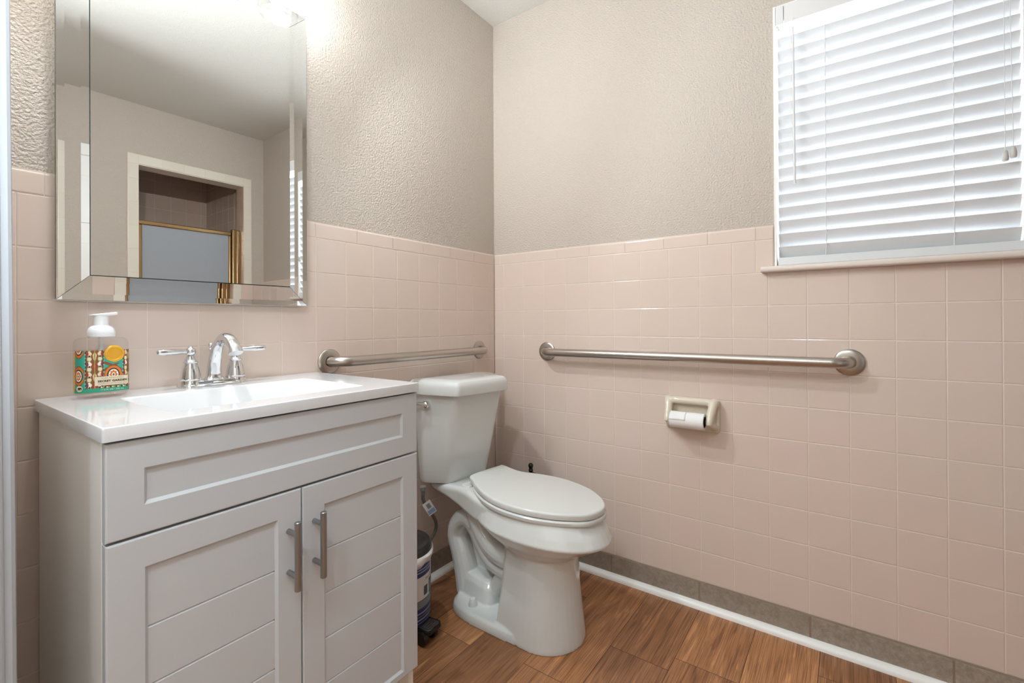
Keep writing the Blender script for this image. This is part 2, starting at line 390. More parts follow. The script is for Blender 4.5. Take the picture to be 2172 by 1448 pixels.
# right wall with the window hole
c = MB()
for y0, y1, z0, z1 in ((WY1, 0.12, 0, ZC), (YF - 0.12, WY0, 0, ZC), (WY0, WY1, 0, WZ0), (WY0, WY1, WZ1, ZC)):
    c.box(PT, 0.13, y0, y1, z0, z1)
wr = struct(c, 'wall_right', M['paint'])
wainscot_right().obj('tile_wainscot', [M['tile'], M['grout']], wr)

# wall facing the vanity, with the shower opening (seen in the mirror)
SX0, SX1, SZ = -0.776, -0.140, 2.048
c = MB()
for x0, x1, z0, z1 in ((-3.3, SX0, 0, ZC), (SX1, 0.12, 0, ZC), (SX0, SX1, SZ, ZC)):
    c.box(x0, x1, YF - 0.115, YF - 0.0, z0, z1)
wf = struct(c, 'wall_front', M['paint'])
def to_front(y):
    return lambda a, b, h: (a, y + h, b)
mb = MB(); t3 = to_front(YF + 0.006)
z = 0.0
zs = [0.0, 0.15, 0.30, 0.45, 0.60, 0.75, 0.90, 1.05, 1.2, 1.35, 1.5, 1.65, 1.80, 1.95, SZ]
for k in range(len(zs) - 1):
    tile_cell(mb, t3, SX0 - 0.058, SX0, zs[k], zs[k + 1], rnd()); tile_cell(mb, t3, SX1, SX1 + 0.055, zs[k], zs[k + 1], rnd())
tile_cell(mb, t3, SX0 - 0.058, SX0, SZ, SZ + 0.060, rnd()); tile_cell(mb, t3, SX1, SX1 + 0.055, SZ, SZ + 0.060, rnd())
n = 5
for k in range(n): tile_cell(mb, t3, SX0 + (SX1 - SX0) * k / n, SX0 + (SX1 - SX0) * (k + 1) / n, SZ, SZ + 0.060, rnd())
y = YF + 0.006
for x0, x1, z0, z1 in ((SX0 - .058, SX0, 0, SZ + .06), (SX1, SX1 + .055, 0, SZ + .06), (SX0, SX1, SZ, SZ + .06)):
    mb.box(x0, x1, YF - 0.0, y, z0, z1, mi=1)
struct(mb, 'trim_1', [M['trim_tile'], M['grout']])
# shower stall behind the opening
mb = MB(); yb = -3.20; xr, xl = -0.095, -1.45
def sgrid(to3, a0, a1, b0, b1, a_off=0.0):
    a = a0 + a_off
    aa = [a0]
    while aa[-1] + 0.1095 < a1: aa.append(aa[-1] + 0.1095)
    aa.append(a1); bb = [b0]
    while bb[-1] + 0.1095 < b1: bb.append(bb[-1] + 0.1095)
    bb.append(b1)
    for i in range(len(aa) - 1):
        for k in range(len(bb) - 1):
            if aa[i + 1] - aa[i] > .006 and bb[k + 1] - bb[k] > .006: tile_cell(mb, to3, aa[i], aa[i + 1], bb[k], bb[k + 1], rnd())
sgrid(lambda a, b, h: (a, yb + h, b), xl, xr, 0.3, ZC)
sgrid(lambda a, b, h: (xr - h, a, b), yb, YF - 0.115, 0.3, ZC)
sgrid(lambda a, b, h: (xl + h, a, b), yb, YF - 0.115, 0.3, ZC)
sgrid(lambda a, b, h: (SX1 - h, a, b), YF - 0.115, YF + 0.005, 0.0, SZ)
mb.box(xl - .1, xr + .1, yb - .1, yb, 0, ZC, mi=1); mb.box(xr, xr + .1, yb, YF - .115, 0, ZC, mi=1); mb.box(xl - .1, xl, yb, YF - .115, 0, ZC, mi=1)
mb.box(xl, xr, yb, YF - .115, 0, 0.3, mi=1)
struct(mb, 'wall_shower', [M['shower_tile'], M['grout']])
# underside of the opening's head
c = MB(); c.box(SX0, SX1, YF - 0.114, YF + 0.004, SZ - 0.006, SZ - 0.001); struct(c, 'trim_2', M['trim_tile'])
# low wainscot on that wall
mb = MB(); t3 = to_front(YF + 0.004)
for k in range(1):
    x0, x1 = SX1 + 0.056, 0.0
    for r in range(11): tile_cell(mb, t3, x0, x1, L0 - (r + 1) * P, L0 - r * P, rnd())
    mb.box(x0, x1, YF, YF + 0.004, 0.0885, L0, mi=1)
    for r in range(11):
        for q in range(8): 
            xa, xb = -0.92 + 0 * q, SX0 - 0.059
    for r in range(11): tile_cell(mb, t3, -0.94, SX0 - 0.059, L0 - (r + 1) * P, L0 - r * P, rnd())
    mb.box(-0.94, SX0 - 0.059, YF, YF + 0.004, 0.0885, L0, mi=1)
mb.obj('tile_wainscot', [M['tile'], M['grout']], wf)

# wall with the doorway the picture is taken from, and the hall beyond
DY0, DY1, DZ = -1.52, -0.475, 2.05
c = MB()
for y0, y1, z0, z1 in ((DY1, 0.12, 0, ZC), (YF, DY0, 0, ZC), (DY0, DY1, DZ, ZC)):
    c.box(XL - 0.115, XL, y0, y1, z0, z1)
struct(c, 'wall_left', M['paint'])
c = MB(); c.box(-3.36, -3.30, -2.6, 0.12, 0, ZC); c.box(-3.3, XL - 0.115, 0.0, 0.12, 0, ZC)
struct(c, 'wall_hall', M['paint'])
# door jamb and casing at the left edge of the picture
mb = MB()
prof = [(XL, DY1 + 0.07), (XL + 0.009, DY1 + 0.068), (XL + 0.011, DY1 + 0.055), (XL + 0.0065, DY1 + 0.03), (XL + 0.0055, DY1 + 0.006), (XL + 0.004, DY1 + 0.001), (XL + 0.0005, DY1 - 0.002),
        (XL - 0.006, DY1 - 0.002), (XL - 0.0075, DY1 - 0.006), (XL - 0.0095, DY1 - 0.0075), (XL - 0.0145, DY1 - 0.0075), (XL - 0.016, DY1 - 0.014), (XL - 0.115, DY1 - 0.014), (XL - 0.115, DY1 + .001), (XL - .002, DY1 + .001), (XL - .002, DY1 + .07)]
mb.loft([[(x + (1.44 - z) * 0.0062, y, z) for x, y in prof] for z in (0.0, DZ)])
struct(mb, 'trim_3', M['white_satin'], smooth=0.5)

# grey base tile and white quarter round
mb = MB(); T3 = lambda a, b, h: (-0.008 - h + .0012, a, b)
ys = [-0.009, -0.255, -0.591, -0.927, -1.263, -1.597, -1.93, -2.26, YF]
for i in range(len(ys) - 1): tile_cell(mb, T3, ys[i + 1], ys[i], 0.0, 0.0895, rnd(), g=0.0025, ins=0.0012)
mb.box(-0.0072, PT, YF, 0, 0, 0.0885, mi=1)
struct(mb, 'baseboard_right', [M['stone'], M['stone_grout']])
mb = MB(); T3 = lambda a, b, h: (a, -0.008 - h + .0012, b)
xs = [-0.009, -0.105, -0.441, -0.777, -1.113, -1.449, XL]
for i in range(len(xs) - 1): tile_cell(mb, T3, xs[i + 1], xs[i], 0.0, 0.0895, rnd(), g=0.0025, ins=0.0012)
mb.box(XL, 0, -0.0072, PT, 0, 0.0885, mi=1)
struct(mb, 'baseboard_back', [M['stone'], M['stone_grout']])
QR = 0.021
qp = [(0, 0)] + [(QR * math.cos(PI / 2 * k / 8), QR * math.sin(PI / 2 * k / 8)) for k in range(9)]
mb = MB(); mb.loft([[(-0.0082 - a, y, b) for a, b in qp] for y in (-0.0082, YF)]); struct(mb, 'trim_4', M['white_paint'], smooth=0.6)
mb = MB(); mb.loft([[(x, -0.0082 - a, b) for a, b in qp] for x in (-0.0082, XL)]); struct(mb, 'trim_5', M['white_paint'], smooth=0.6)

# white panelled door and its casing beside the shower (seen in the mirror frame)
dr = thing('door_1', 'white panelled door', 'door', (-1.36, YF, 0)); del dr['category']; del dr['label']; dr['kind'] = 'structure'
mb = MB(); x0, x1 = -1.63, -1.13
mb.box(x0, x1, YF + 0.001, YF + 0.012, 0.005, 2.02)
for z0, z1 in ((0.25, 0.80), (0.95, 1.50), (1.62, 1.90)):
    for q in (0, 1):
        a0 = x0 + 0.06 + q * 0.21; a1 = a0 + 0.17
        mb.box(a0, a1, YF + 0.012, YF + 0.018, z0, z1)
mb.obj('door_leaf', M['white_paint'], dr, bevel=0.003)
mb = MB()
mb.box(x0 - .06, x0, YF + .001, YF + .02, 0, 2.02); mb.box(x1, x1 + .06, YF + .001, YF + .02, 0, 2.02)
mb.box(x0 - .06, x1 + .06, YF + .001, YF + .02, 2.02, 2.09)
mb.obj('door_casing', M['white_paint'], dr, bevel=0.005)

# ------------------------------------------------------------------ window, sill, blind
wn = thing('window_1', 'window', 'window', (0.1, -1.458, WZ0)); del wn['category']; del wn['label']; wn['kind'] = 'structure'
mb = MB()
for y0, y1, z0, z1 in ((WY0, WY1, WZ0, WZ0 + .04), (WY0, WY1, WZ1 - .04, WZ1), (WY0, WY0 + .04, WZ0, WZ1), (WY1 - .04, WY1, WZ0, WZ1), (WY0, WY1, 1.61, 1.65)):
    mb.box(0.085, 0.125, y0, y1, z0, z1)
mb.obj('window_frame', M['white_paint'], wn, bevel=0.003)
mb = MB(); mb.box(0.103, 0.107, WY0 + .03, WY1 - .03, WZ0 + .03, WZ1 - .03); mb.obj('window_pane', M['pane'], wn)
# white painted reveal
mb = MB()
mb.box(0.001, 0.125, WY1 - 0.006, WY1 + 0.001, WZ0, WZ1); mb.box(0.001, 0.125, WY0 - 0.001, WY0 + 0.006, WZ0, WZ1); mb.box(0.004, 0.125, WY0, WY1, WZ1 - .006, WZ1 + .001)
struct(mb, 'trim_6', M['white_paint'])
mb = MB()
pr_ = fillet([(0.126, 1.182), (-0.030, 1.182), (-0.030, 1.2015), (0.126, 1.2015)], [0, 0.009, 0.009, 0])
mb.loft([[(x, -1.132, z) for x, z in pr_], [(x, -1.80, z) for x, z in pr_]])
struct(mb, 'trim_7', M['sill'], smooth=0.5)

bl = thing('window_blind', 'white horizontal slat blind filling the window beside the toilet', 'window blind', (0.03, -1.458, WZ0 + .01))
BY0, BY1 = -1.737, -1.181
mb = MB(); mb.box(0.004, 0.060, BY0, BY1, 2.003, 2.052); mb.obj('headrail', M['valance'], bl, bevel=0.002)
mb = MB(); mb.box(-0.004, 0.002, -1.740, -1.201, 1.992, 2.052); mb.box(-0.004, 0.002, -1.199, -1.177, 1.992, 2.052)
mb.box(-0.004, 0.045, -1.1765, -1.1745, 1.992, 2.052)
mb.obj('valance', M['valance'], bl, bevel=0.0015)
PITCH = 0.0430; SW = 0.0505; TH = math.radians(60)
zi = 1.2655; k = 0
XT = 0.010        # room-side (top) edge of each slat
slat_me = None
while zi < 1.995:
    if slat_me is None:
        mb = MB(); n = 8; up = []; dn = []
        for j in range(n + 1):
            t = j / n; s_ = t * SW; bow = 0.0022 * (1 - (2 * t - 1) ** 2)
            x = s_ * math.cos(TH) - bow * math.sin(TH) * 1.0; z_ = -s_ * math.sin(TH) - bow * math.cos(TH)
            up.append((x + 0.0013 * math.sin(TH), z_ + 0.0013 * math.cos(TH))); dn.append((x - 0.0013 * math.sin(TH), z_ - 0.0013 * math.cos(TH)))
        ring = dn + up[::-1]
        mb.loft([[(x, BY0, z) for x, z in ring], [(x, BY1, z) for x, z in ring]])
        so = mb.obj('slat', M['slat'], None, smooth=0.7); slat_me = so.data
        so.parent = bl; so.matrix_parent_inverse = bl.matrix_world.inverted()
    else:
        so = so.copy(); COL.objects.link(so)
    so.location = (XT, 0, zi)
    zi += PITCH
mb = MB()
ring = fillet([(0.000, 1.2035), (0.046, 1.2035), (0.050, 1.224), (0.006, 1.230)], 0.003)
mb.loft([[(x, BY0 - .002, z) for x, z in ring], [(x, BY1 + .0, z) for x, z in ring]]); mb.obj('bottom_rail', M['slat'], bl, smooth=0.5)
for yl in (-1.312, -1.607):
    mb = MB(); mb.tube([(XT - 0.0035, yl, 1.212), (XT - 0.0035, yl, 1.995)], 0.0008, 6)
    z_ = 1.2655
    while z_ < 1.99:
        mb.tube([(XT - 0.003, yl, z_ + 0.0005), (XT + 0.024, yl, z_ - 0.046)], 0.0006, 5); 
        mb.tube([(XT - 0.0045, yl + .001, z_ - 0.014), (XT - 0.0045, yl + .001, z_ - 0.036)], 0.0013, 6)
        z_ += PITCH
    mb.obj('ladder_cord', M['cord'], bl)
mb = MB(); mb.tube([(-0.012, -1.2265, 1.965), (-0.013, -1.2275, 1.7), (-0.012, -1.229, 1.468)], [0.0032, 0.0036, 0.0038], 10)
mb.lathe([(0.0005, 0), (0.0042, .001), (0.0042, .006), (0.003, .008)], (-0.012, -1.229, 1.461), n=10)
mb.obj('tilt_wand', M['valance'], bl, smooth=0.8)
mb = MB(); mb.tube(cr([(-0.006, -1.2265, 1.998), (-0.012, -1.2265, 1.990), (-0.014, -1.2255, 1.980), (-0.012, -1.2265, 1.968)], 6), 0.0011, 6); mb.obj('wand_hook', M['cord'], bl, smooth=1)
for yc, zc_ in ((-1.7035, 1.4655), (-1.7185, 1.4715)):
    mb = MB(); mb.tube([(-0.008, yc + (0.001 if yc > -1.71 else 0.006), 1.995), (-0.008, yc, zc_ - .004)], 0.0009, 6); co = mb.obj('lift_cord', M['cord'], bl)
    mb = MB(); mb.lathe([(0.0015, 0.002), (0.004, 0.0), (0.0055, -.004), (0.0066, -.012), (0.0070, -.018), (0.0063, -.025), (0.0048, -.0265), (0.001, -.0268)], (-0.008, yc, zc_), n=16)
    t = mb.obj('tassel', M['tassel'], None, smooth=0.9); t.parent = co

# ------------------------------------------------------------------ vanity cabinet
VX0, VX1, VY = -1.5485, -0.925, -0.463
va = thing('vanity_cabinet', 'light grey two-door vanity cabinet with bar handles under the white sink top', 'cabinet', (-1.237, -0.23, 0))
mb = MB(); mb.box(VX0, VX0 + .016, -0.445, -0.0225, 0.0, 0.8457); mb.box(VX1 - .016, VX1, -0.445, -0.0225, 0.0, 0.8457); mb.box(VX0 + .016, VX1 - .016, -0.445, -0.032, 0.137, 0.152); mb.box(VX0 + .016, VX1 - .016, -0.038, -0.032, 0.152, 0.74)
mb.box(VX0 + .02, VX1 - .02, -0.40, -0.385, 0.0, 0.137)
mb.obj('carcass', M['cabinet_side'], va, bevel=0.001)
mb = MB(); mb.box(VX0 + 0.004, VX1 - 0.004, -0.4462, -0.445, 0.14, 0.845); mb.obj('shadow_gap', M['shadow_gap'], va)
def framed_panel(x0, x1, z0, z1, ix0, ix1, iz0, iz1, grooves=()):
    """shaker front: frame, sloped recess, grooved flat panel; thickness 17 mm behind VY"""
    mb = MB(); y = VY; yb = -0.4462; d = 0.0052; s = 0.005
    R_ = lambda a0, a1, b0, b1, yy: [(a0, yy, b0), (a1, yy, b0), (a1, yy, b1), (a0, yy, b1)]
    e = 0.0025
    rings = [R_(x0, x1, z0, z1, yb), R_(x0, x1, z0, z1, y + e), R_(x0 + e * .3, x1 - e * .3, z0 + e * .3, z1 - e * .3, y + e * .3), R_(x0 + e, x1 - e, z0 + e, z1 - e, y), R_(ix0, ix1, iz0, iz1, y),
             R_(ix0 + s, ix1 - s, iz0 + s, iz1 - s, y + d)]
    vs = [p for r in rings for p in r]; fs = []
    for i in range(len(rings) - 1):
        for j in range(4):
            k = (j + 1) % 4; fs.append((i * 4 + j, i * 4 + k, (i + 1) * 4 + k, (i + 1) * 4 + j))
    fs.append((0, 3, 2, 1))
    mb.add(vs, fs)
    a0, a1 = ix0 + s, ix1 - s; zz = [iz1 - s] + sorted(grooves, reverse=True) + [iz0 + s]; gw = 0.0022; gd = 0.0022
    for i in range(len(zz) - 1):
        t_ = zz[i] - (gw if i > 0 else 0); b_ = zz[i + 1] + (gw if i < len(zz) - 2 else 0)
        mb.add(R_(a0, a1, b_, t_, y + d), [(0, 1, 2, 3)])
        if i < len(zz) - 2:
            g = zz[i + 1]
            mb.add([(a0, y + d, b_), (a1, y + d, b_), (a1, y + d + gd, g), (a0, y + d + gd, g), (a0, y + d, g - gw), (a1, y + d, g - gw)], [(0, 1, 2, 3), (3, 2, 5, 4)])
    return mb
framed_panel(VX0, VX1, 0.6925, 0.8425, -1.5005, -0.9722, 0.7380, 0.7965).obj('drawer_front', M['cabinet'], va)
GR = [0.5405, 0.4465, 0.3512, 0.2555]
xm = -1.2378
def bar_handle(x, z0, z1, parent):
    mb = MB(); y = VY - 0.034
    mb.lathe([(0.0001, z0), (0.0055, z0), (0.0064, z0 + .001), (0.0064, z1 - .001), (0.0055, z1), (0.0001, z1)], (x, y, 0), n=20)
    for z in (z0 + 0.026, z1 - 0.026):
        mb.lathe([(0.0052, 0), (0.0052, 0.034)], (x, y, z), axis='y', n=16)
    h = mb.obj('handle', M['nickel'], None, smooth=0.7); h.parent = parent; return h
dl = framed_panel(VX0, xm - .0012, 0.140, 0.6885, -1.4998, -1.2868, 0.155, 0.6400, GR).obj('door', M['cabinet'], va)
bar_handle(-1.2662, 0.5035, 0.6370, dl)
d2 = framed_panel(xm + .0012, VX1, 0.140, 0.6885, -1.1885, -0.9714, 0.155, 0.6400, GR).obj('door', M['cabinet'], va)
bar_handle(-1.2115, 0.5055, 0.6390, d2)

# sink top
st = thing('sink_top', 'glossy white one-piece sink top with a rectangular basin on the vanity', 'sink', (-1.237, -0.23, 0.846))
TX0, TX1, TY0, TY1, TZ0, TZ1 = -1.5535, -0.9215, -0.4685, -0.0015, 0.8463, 0.8685
bx0, bx1, by0, by1 = -1.449, -1.036, -0.402, -0.130
mb = MB()
def rr(x0, x1, y0, y1, z, r, n=5):
    return [((x0 + x1) / 2 + a, (y0 + y1) / 2 + b, z) for a, b in rrect(x1 - x0, y1 - y0, r, n)]
e = 0.0028
rings = [rr(TX0, TX1, TY0, TY1, TZ0, .003), rr(TX0, TX1, TY0, TY1, TZ1 - e, .003), rr(TX0 + e * .3, TX1 - e * .3, TY0 + e * .3, TY1 - e * .3, TZ1 - e * .3, .003), rr(TX0 + e, TX1 - e, TY0 + e, TY1 - e, TZ1, .003)]
mb.loft(rings, cap=False)
basin = [rr(bx0, bx1, by0, by1, TZ1, .012), rr(bx0 + .002, bx1 - .002, by0 + .002, by1 - .002, TZ1 - .0008, .012), rr(bx0 + .006, bx1 - .006, by0 + .005, by1 - .005, TZ1 - .004, .014),
         rr(bx0 + .05, bx1 - .05, by0 + .018, by1 - .022, TZ1 - .045, .03), rr(bx0 + .085, bx1 - .085, by0 + .035, by1 - .045, TZ1 - .085, .04), rr(bx0 + .11, bx1 - .11, by0 + .06, by1 - .07, TZ1 - .095, .04), rr(bx0 + .185, bx1 - .185, by0 + .12, by1 - .13, TZ1 - .098, .008)]
mb.loft(rings[3:] + basin[:1], cap=False); mb.loft(basin, cap=False)
mb.add(basin[-1], [tuple(range(len(basin[-1])))])
mb.obj('basin_slab', M['resin'], st, smooth=0.5)
mb = MB(); mb.box(TX0 + .01, bx0 + .01, TY0 + .02, TY1 - .005, TZ0, TZ0 + .002); mb.box(bx1 - .01, TX1 - .01, TY0 + .02, TY1 - .005, TZ0, TZ0 + .002); mb.box(bx0, bx1, TY0 + .02, by0 + .01, TZ0, TZ0 + .002)
mb.obj('underside', M['resin'], st)
mb = MB(); mb.lathe([(0.0001, 0), (0.020, 0), (0.0215, .0015), (0.018, .003), (0.0001, .0035)], ((bx0 + bx1) / 2, (by0 + by1) / 2 - .005, TZ1 - .0978), n=24); mb.obj('drain', M['chrome'], st, smooth=0.6)

# faucet
FX, FY, FZ = -1.2378, -0.058, TZ1
fa = thing('faucet', 'chrome two-handle faucet with an arched spout at the back of the sink', 'faucet', (FX, FY, FZ))
mb = MB()
def stad(w, h, z, n=10):
    o = []
    for k in range(n + 1): a = -PI / 2 + PI * k / n; o.append((FX + w / 2 - h / 2 + h / 2 * math.cos(a), FY + h / 2 * math.sin(a), z))
    for k in range(n + 1): a = PI / 2 + PI * k / n; o.append((FX - w / 2 + h / 2 + h / 2 * math.cos(a), FY + h / 2 * math.sin(a), z))
    return o
mb.loft([stad(.161, .057, FZ), stad(.161, .057, FZ + .002), stad(.155, .051, FZ + .0045), stad(.148, .044, FZ + .0065), stad(.146, .042, FZ + .0125), stad(.143, .039, FZ + .0138)])
mb.obj('base_plate', M['chrome'], fa, smooth=0.5)
for sx in (-1, 1):
    cx_ = FX + sx * 0.0518; mb = MB()
    mb.lathe([(.0285, .000), (.0282, .002), (.0250, .006), (.0232, .010), (.0228, .016), (.0236, .0172), (.0236, .019), (.0222, .0202), (.0216, .026), (.0200, .036), (.0176, .046), (.0148, .054), (.0138, .0575), (.0160, .0590), (.0162, .0606), (.0142, .062), (.0120, .066), (.0098, .071), (.0088, .075)], (cx_, FY, FZ), n=36)
    hb = mb.obj('handle_bell', M['chrome'], fa, smooth=0.6)
    mb = MB(); prof = [(0.0001, .0745)] + [(.0118 * math.sin(a), .0855 - .0118 * math.cos(a)) for a in [PI * (k + 1.5) / 16 for k in range(13)]] + [(.004, .0975), (.003, .0985), (0.0001, .099)]
    mb.lathe(prof, (cx_, FY, FZ), n=28)
    dirv = Vector((sx * 0.985, -0.17, 0.03)); pz = Vector((cx_, FY, FZ + .0855))
    ts = [0.008, .014, .02, .03, .042, .054, .064, .068, .071, .0735]; rs = [.0052, .0048, .0050, .0062, .0074, .0080, .0076, .0066, .0060, .0030]
    mb.tube([tuple(pz + dirv * t) for t in ts], rs, 20)
    lv = mb.obj('lever', M['chrome'], None, smooth=0.8); lv.parent = hb
mb = MB()
path = cr([(FX, FY, FZ + .008), (FX, FY - .001, FZ + .03), (FX, FY - .006, FZ + .062), (FX, FY - .022, FZ + .096), (FX, FY - .052, FZ + .119), (FX, FY - .085, FZ + .117), (FX, FY - .110, FZ + .098), (FX, FY - .120, FZ + .083)], 6)
n_ = len(path); rings = []
for i, p in enumerate(path):
    t = i / (n_ - 1); tg = (path[min(i + 1, n_ - 1)] - path[max(i - 1, 0)]).normalized()
    sx_ = Vector((1, 0, 0)); nn = tg.cross(sx_)
    w_ = .0180 - .0070 * min(1, t / .5) + .012 * max(0, 1 - t / .10) + (.0045 * max(0, (t - .55) / .45)); h_ = .0160 - .0055 * min(1, t / .45) + .008 * max(0, 1 - t / .10) + (.002 * max(0, (t - .7) / .3))
    rings.append([tuple(p + sx_ * (w_ * math.copysign(abs(math.cos(a)) ** .75, math.cos(a))) + nn * (h_ * math.copysign(abs(math.sin(a)) ** .75, math.sin(a)))) for a in [2 * PI * k / 28 for k in range(28)]])
mb.loft(rings); mb.obj('spout', M['chrome'], fa, smooth=0.7)
mb = MB(); mb.lathe([(.003, .0), (.003, .085), (.0045, .086), (.0052, .089), (.0036, .091), (.003, .0925), (.0058, .095), (.0068, .099), (.0058, .103), (.003, .1052), (.0001, .1056)], (FX, FY + .017, FZ), n=20)
mb.obj('lift_rod', M['chrome'], fa, smooth=0.7)

# ------------------------------------------------------------------ mirror
mi = thing('wall_mirror', 'large rectangular wall mirror with mirrored borders above the sink', 'mirror', (-1.242, 0, 1.515))
mx0, mx1, mz0, mz1 = -1.522, -0.9615, 1.0755, 1.9565
FW = 0.0535; ym = -0.0185
mb = MB(); mb.box(mx0 + .0015, mx1 - .0015, -0.0155, -0.0013, mz0 + .0015, mz1 - .0015); mb.obj('backing', M['glass_edge'], mi)
prof = [(0.000, 0.0007), (0.0135, 0.0000), (0.0395, 0.0000), (FW, 0.0007)]   # (distance in from the outer edge, proud)
def corner(k, d):
    """k: 0 BL 1 BR 2 TR 3 TL; d inset"""
    return ((mx0 + d) if k in (0, 3) else (mx1 - d), (mz0 + d) if k in (0, 1) else (mz1 - d))
for k in range(4):
    mb = MB(); k2 = (k + 1) % 4; vs = []; fs = []
    pr2 = [(0.0, -0.0035)] + [(d, h + 0.0) for d, h in prof] + [(FW, -0.0035)]
    for d, h in pr2:
        for q, sgn in ((k, 1), (k2, -1)):
            x_, z_ = corner(q, d)
            g = 0.0005 * sgn
            if k in (0, 2): x_ += g * (1 if k == 0 else -1)
            else: z_ += g * (1 if k == 1 else -1)
            vs.append((x_, ym - h, z_))
    for j in range(len(pr2) - 1): fs.append((2 * j, 2 * j + 1, 2 * j + 3, 2 * j + 2))
    mb.add(vs[:4], [(0, 1, 3, 2)], mi=1); mb.add(vs[2:-2], [(2 * j, 2 * j + 1, 2 * j + 3, 2 * j + 2) for j in range(len(prof) - 1)], mi=0); mb.add(vs[-4:], [(0, 1, 3, 2)], mi=1)
    mb.obj('frame_strip', [M['mirror'], M['glass_edge']], mi)
mb = MB(); px0, px1, pz0, pz1 = mx0 + FW + .002, mx1 - FW - .002, mz0 + FW + .002, mz1 - FW - .002
xc = (px0 + px1) / 2; tl = 0.013
yy = lambda x: -0.0205 - tl * (x - xc)
mb.add([(px0, yy(px0), pz0), (px1, yy(px1), pz0), (px1, yy(px1), pz1), (px0, yy(px0), pz1)], [(0, 1, 2, 3)], mi=0)
for a, b in (((px0, pz0), (px1, pz0)), ((px1, pz0), (px1, pz1)), ((px1, pz1), (px0, pz1)), ((px0, pz1), (px0, pz0))):
    mb.add([(a[0], yy(a[0]), a[1]), (b[0], yy(b[0]), b[1]), (b[0], -.0155, b[1]), (a[0], -.0155, a[1])], [(0, 1, 2, 3)], mi=1)
mb.obj('mirror_panel', [M['mirror'], M['glass_edge']], mi)

# ------------------------------------------------------------------ vanity light (just above the picture)
vl = thing('vanity_light', 'wall light with clear glass shades glowing above the mirror', 'wall light', (-1.242, 0, 2.13))
mb = MB(); mb.box(-1.50, -0.985, -0.022, PT, 2.09, 2.17); mb.obj('backplate', M['chrome'], vl, bevel=0.006)
for cx_ in (-1.475, -1.010):
    cy_, rz = -0.095, 1.968
    mb = MB(); mb.tube(cr([(cx_, -0.02, 2.13), (cx_, -0.06, 2.15), (cx_, cy_, 2.145), (cx_, cy_, 2.11)], 6), 0.007, 12); mb.lathe([(0.0001, 2.125), (0.018, 2.12), (0.02, 2.085), (0.0001, 2.085)], (cx_, cy_, 0), n=20)
    am = mb.obj('lamp_arm', M['chrome'], vl, smooth=0.7)
    mb = MB(); pf = [(0.021, 2.100), (0.030, 2.094), (0.040, 2.075), (0.047, 2.045), (0.052, 2.01), (0.056, rz), (0.0572, rz - .0008), (0.0576, rz + .001), (0.0535, 2.01), (0.0485, 2.045), (0.0415, 2.076), (0.031, 2.0955), (0.021, 2.1015)]
    mb.lathe(pf, (cx_, cy_, 0), n=40, cap=False); s_ = mb.obj('glass_shade', M['shade'], None, smooth=1.0); s_.parent = am
    mb = MB(); pf = [(0.0001, 1.985)] + [(.024 * math.sin(a), 2.010 - .024 * math.cos(a)) for a in [PI * (k + 1) / 14 for k in range(10)]] + [(.013, 2.05), (.012, 2.085)]
    mb.lathe(pf, (cx_, cy_, 0), n=24); b_ = mb.obj('bulb', M['bulb'], None, smooth=1.0); b_.parent = am
    sl_ = lamp('bulb_light', 'SPOT', (cx_, cy_ - 0.026, 2.000), LAMP_SPOT, LAMP_COL, shadow_soft_size=0.024, spot_size=math.radians(178), spot_blend=0.2)
    sl_.rotation_euler = Vector((0.34, -0.90, -0.20) if cx_ > -1.2 else (-0.25, -0.80, -0.30)).to_track_quat('-Z', 'Y').to_euler()

# ------------------------------------------------------------------ grab bars
def grab_bar(name, label, A, B, out, loc):
    """A, B flange centres on the wall; out = unit vector off the wall"""
    t = thing(name, label, 'grab bar', loc, group='stainless grab bars')
    A = Vector(A); B = Vector(B); o = Vector(out); d = (B - A).normalized(); s = 0.056; br = 0.045
    path = [A + o * 0.002]
    for k in range(9):
        a = PI / 2 * k / 8; path.append(A + o * (s - br + br * math.sin(a)) + d * (br - br * math.cos(a)))
    q = []
    for k in range(9):
        a = PI / 2 * k / 8; q.append(B + o * (s - br + br * math.sin(a)) - d * (br - br * math.cos(a)))
    path += q[::-1] + [B + o * 0.002]
    mb = MB(); mb.tube([tuple(p) for p in path], 0.0165, 24); mb.obj('bar', M['steel'], t, smooth=0.8)
    ax = 'x' if abs(o.x) > .5 else 'y'; sg = -1
    for c_ in (A, B):
        mb = MB(); pf = [(0.0001, 0.0)] + [(0.0405, 0.0), (0.0405, sg * .004), (0.038, sg * .0065), (0.033, sg * .0085), (0.0215, sg * .0095), (0.0185, sg * .0095), (0.0178, sg * .006)]
        mb.lathe(pf, tuple(c_), axis=ax, n=40); mb.obj('flange', M['steel'], t, smooth=0.5)
    return t
grab_bar('grab_bar', 'short stainless grab bar on the vanity wall above the toilet tank', (-0.875, 0, 0.898), (-0.117, 0, 0.897), (0, -1, 0), (-0.5, 0, 0.897))
grab_bar('grab_bar', 'long stainless grab bar on the side wall above the toilet paper holder', (0, -0.292, 0.893), (0, -1.368, 0.895), (-1, 0, 0), (0, -0.83, 0.894))

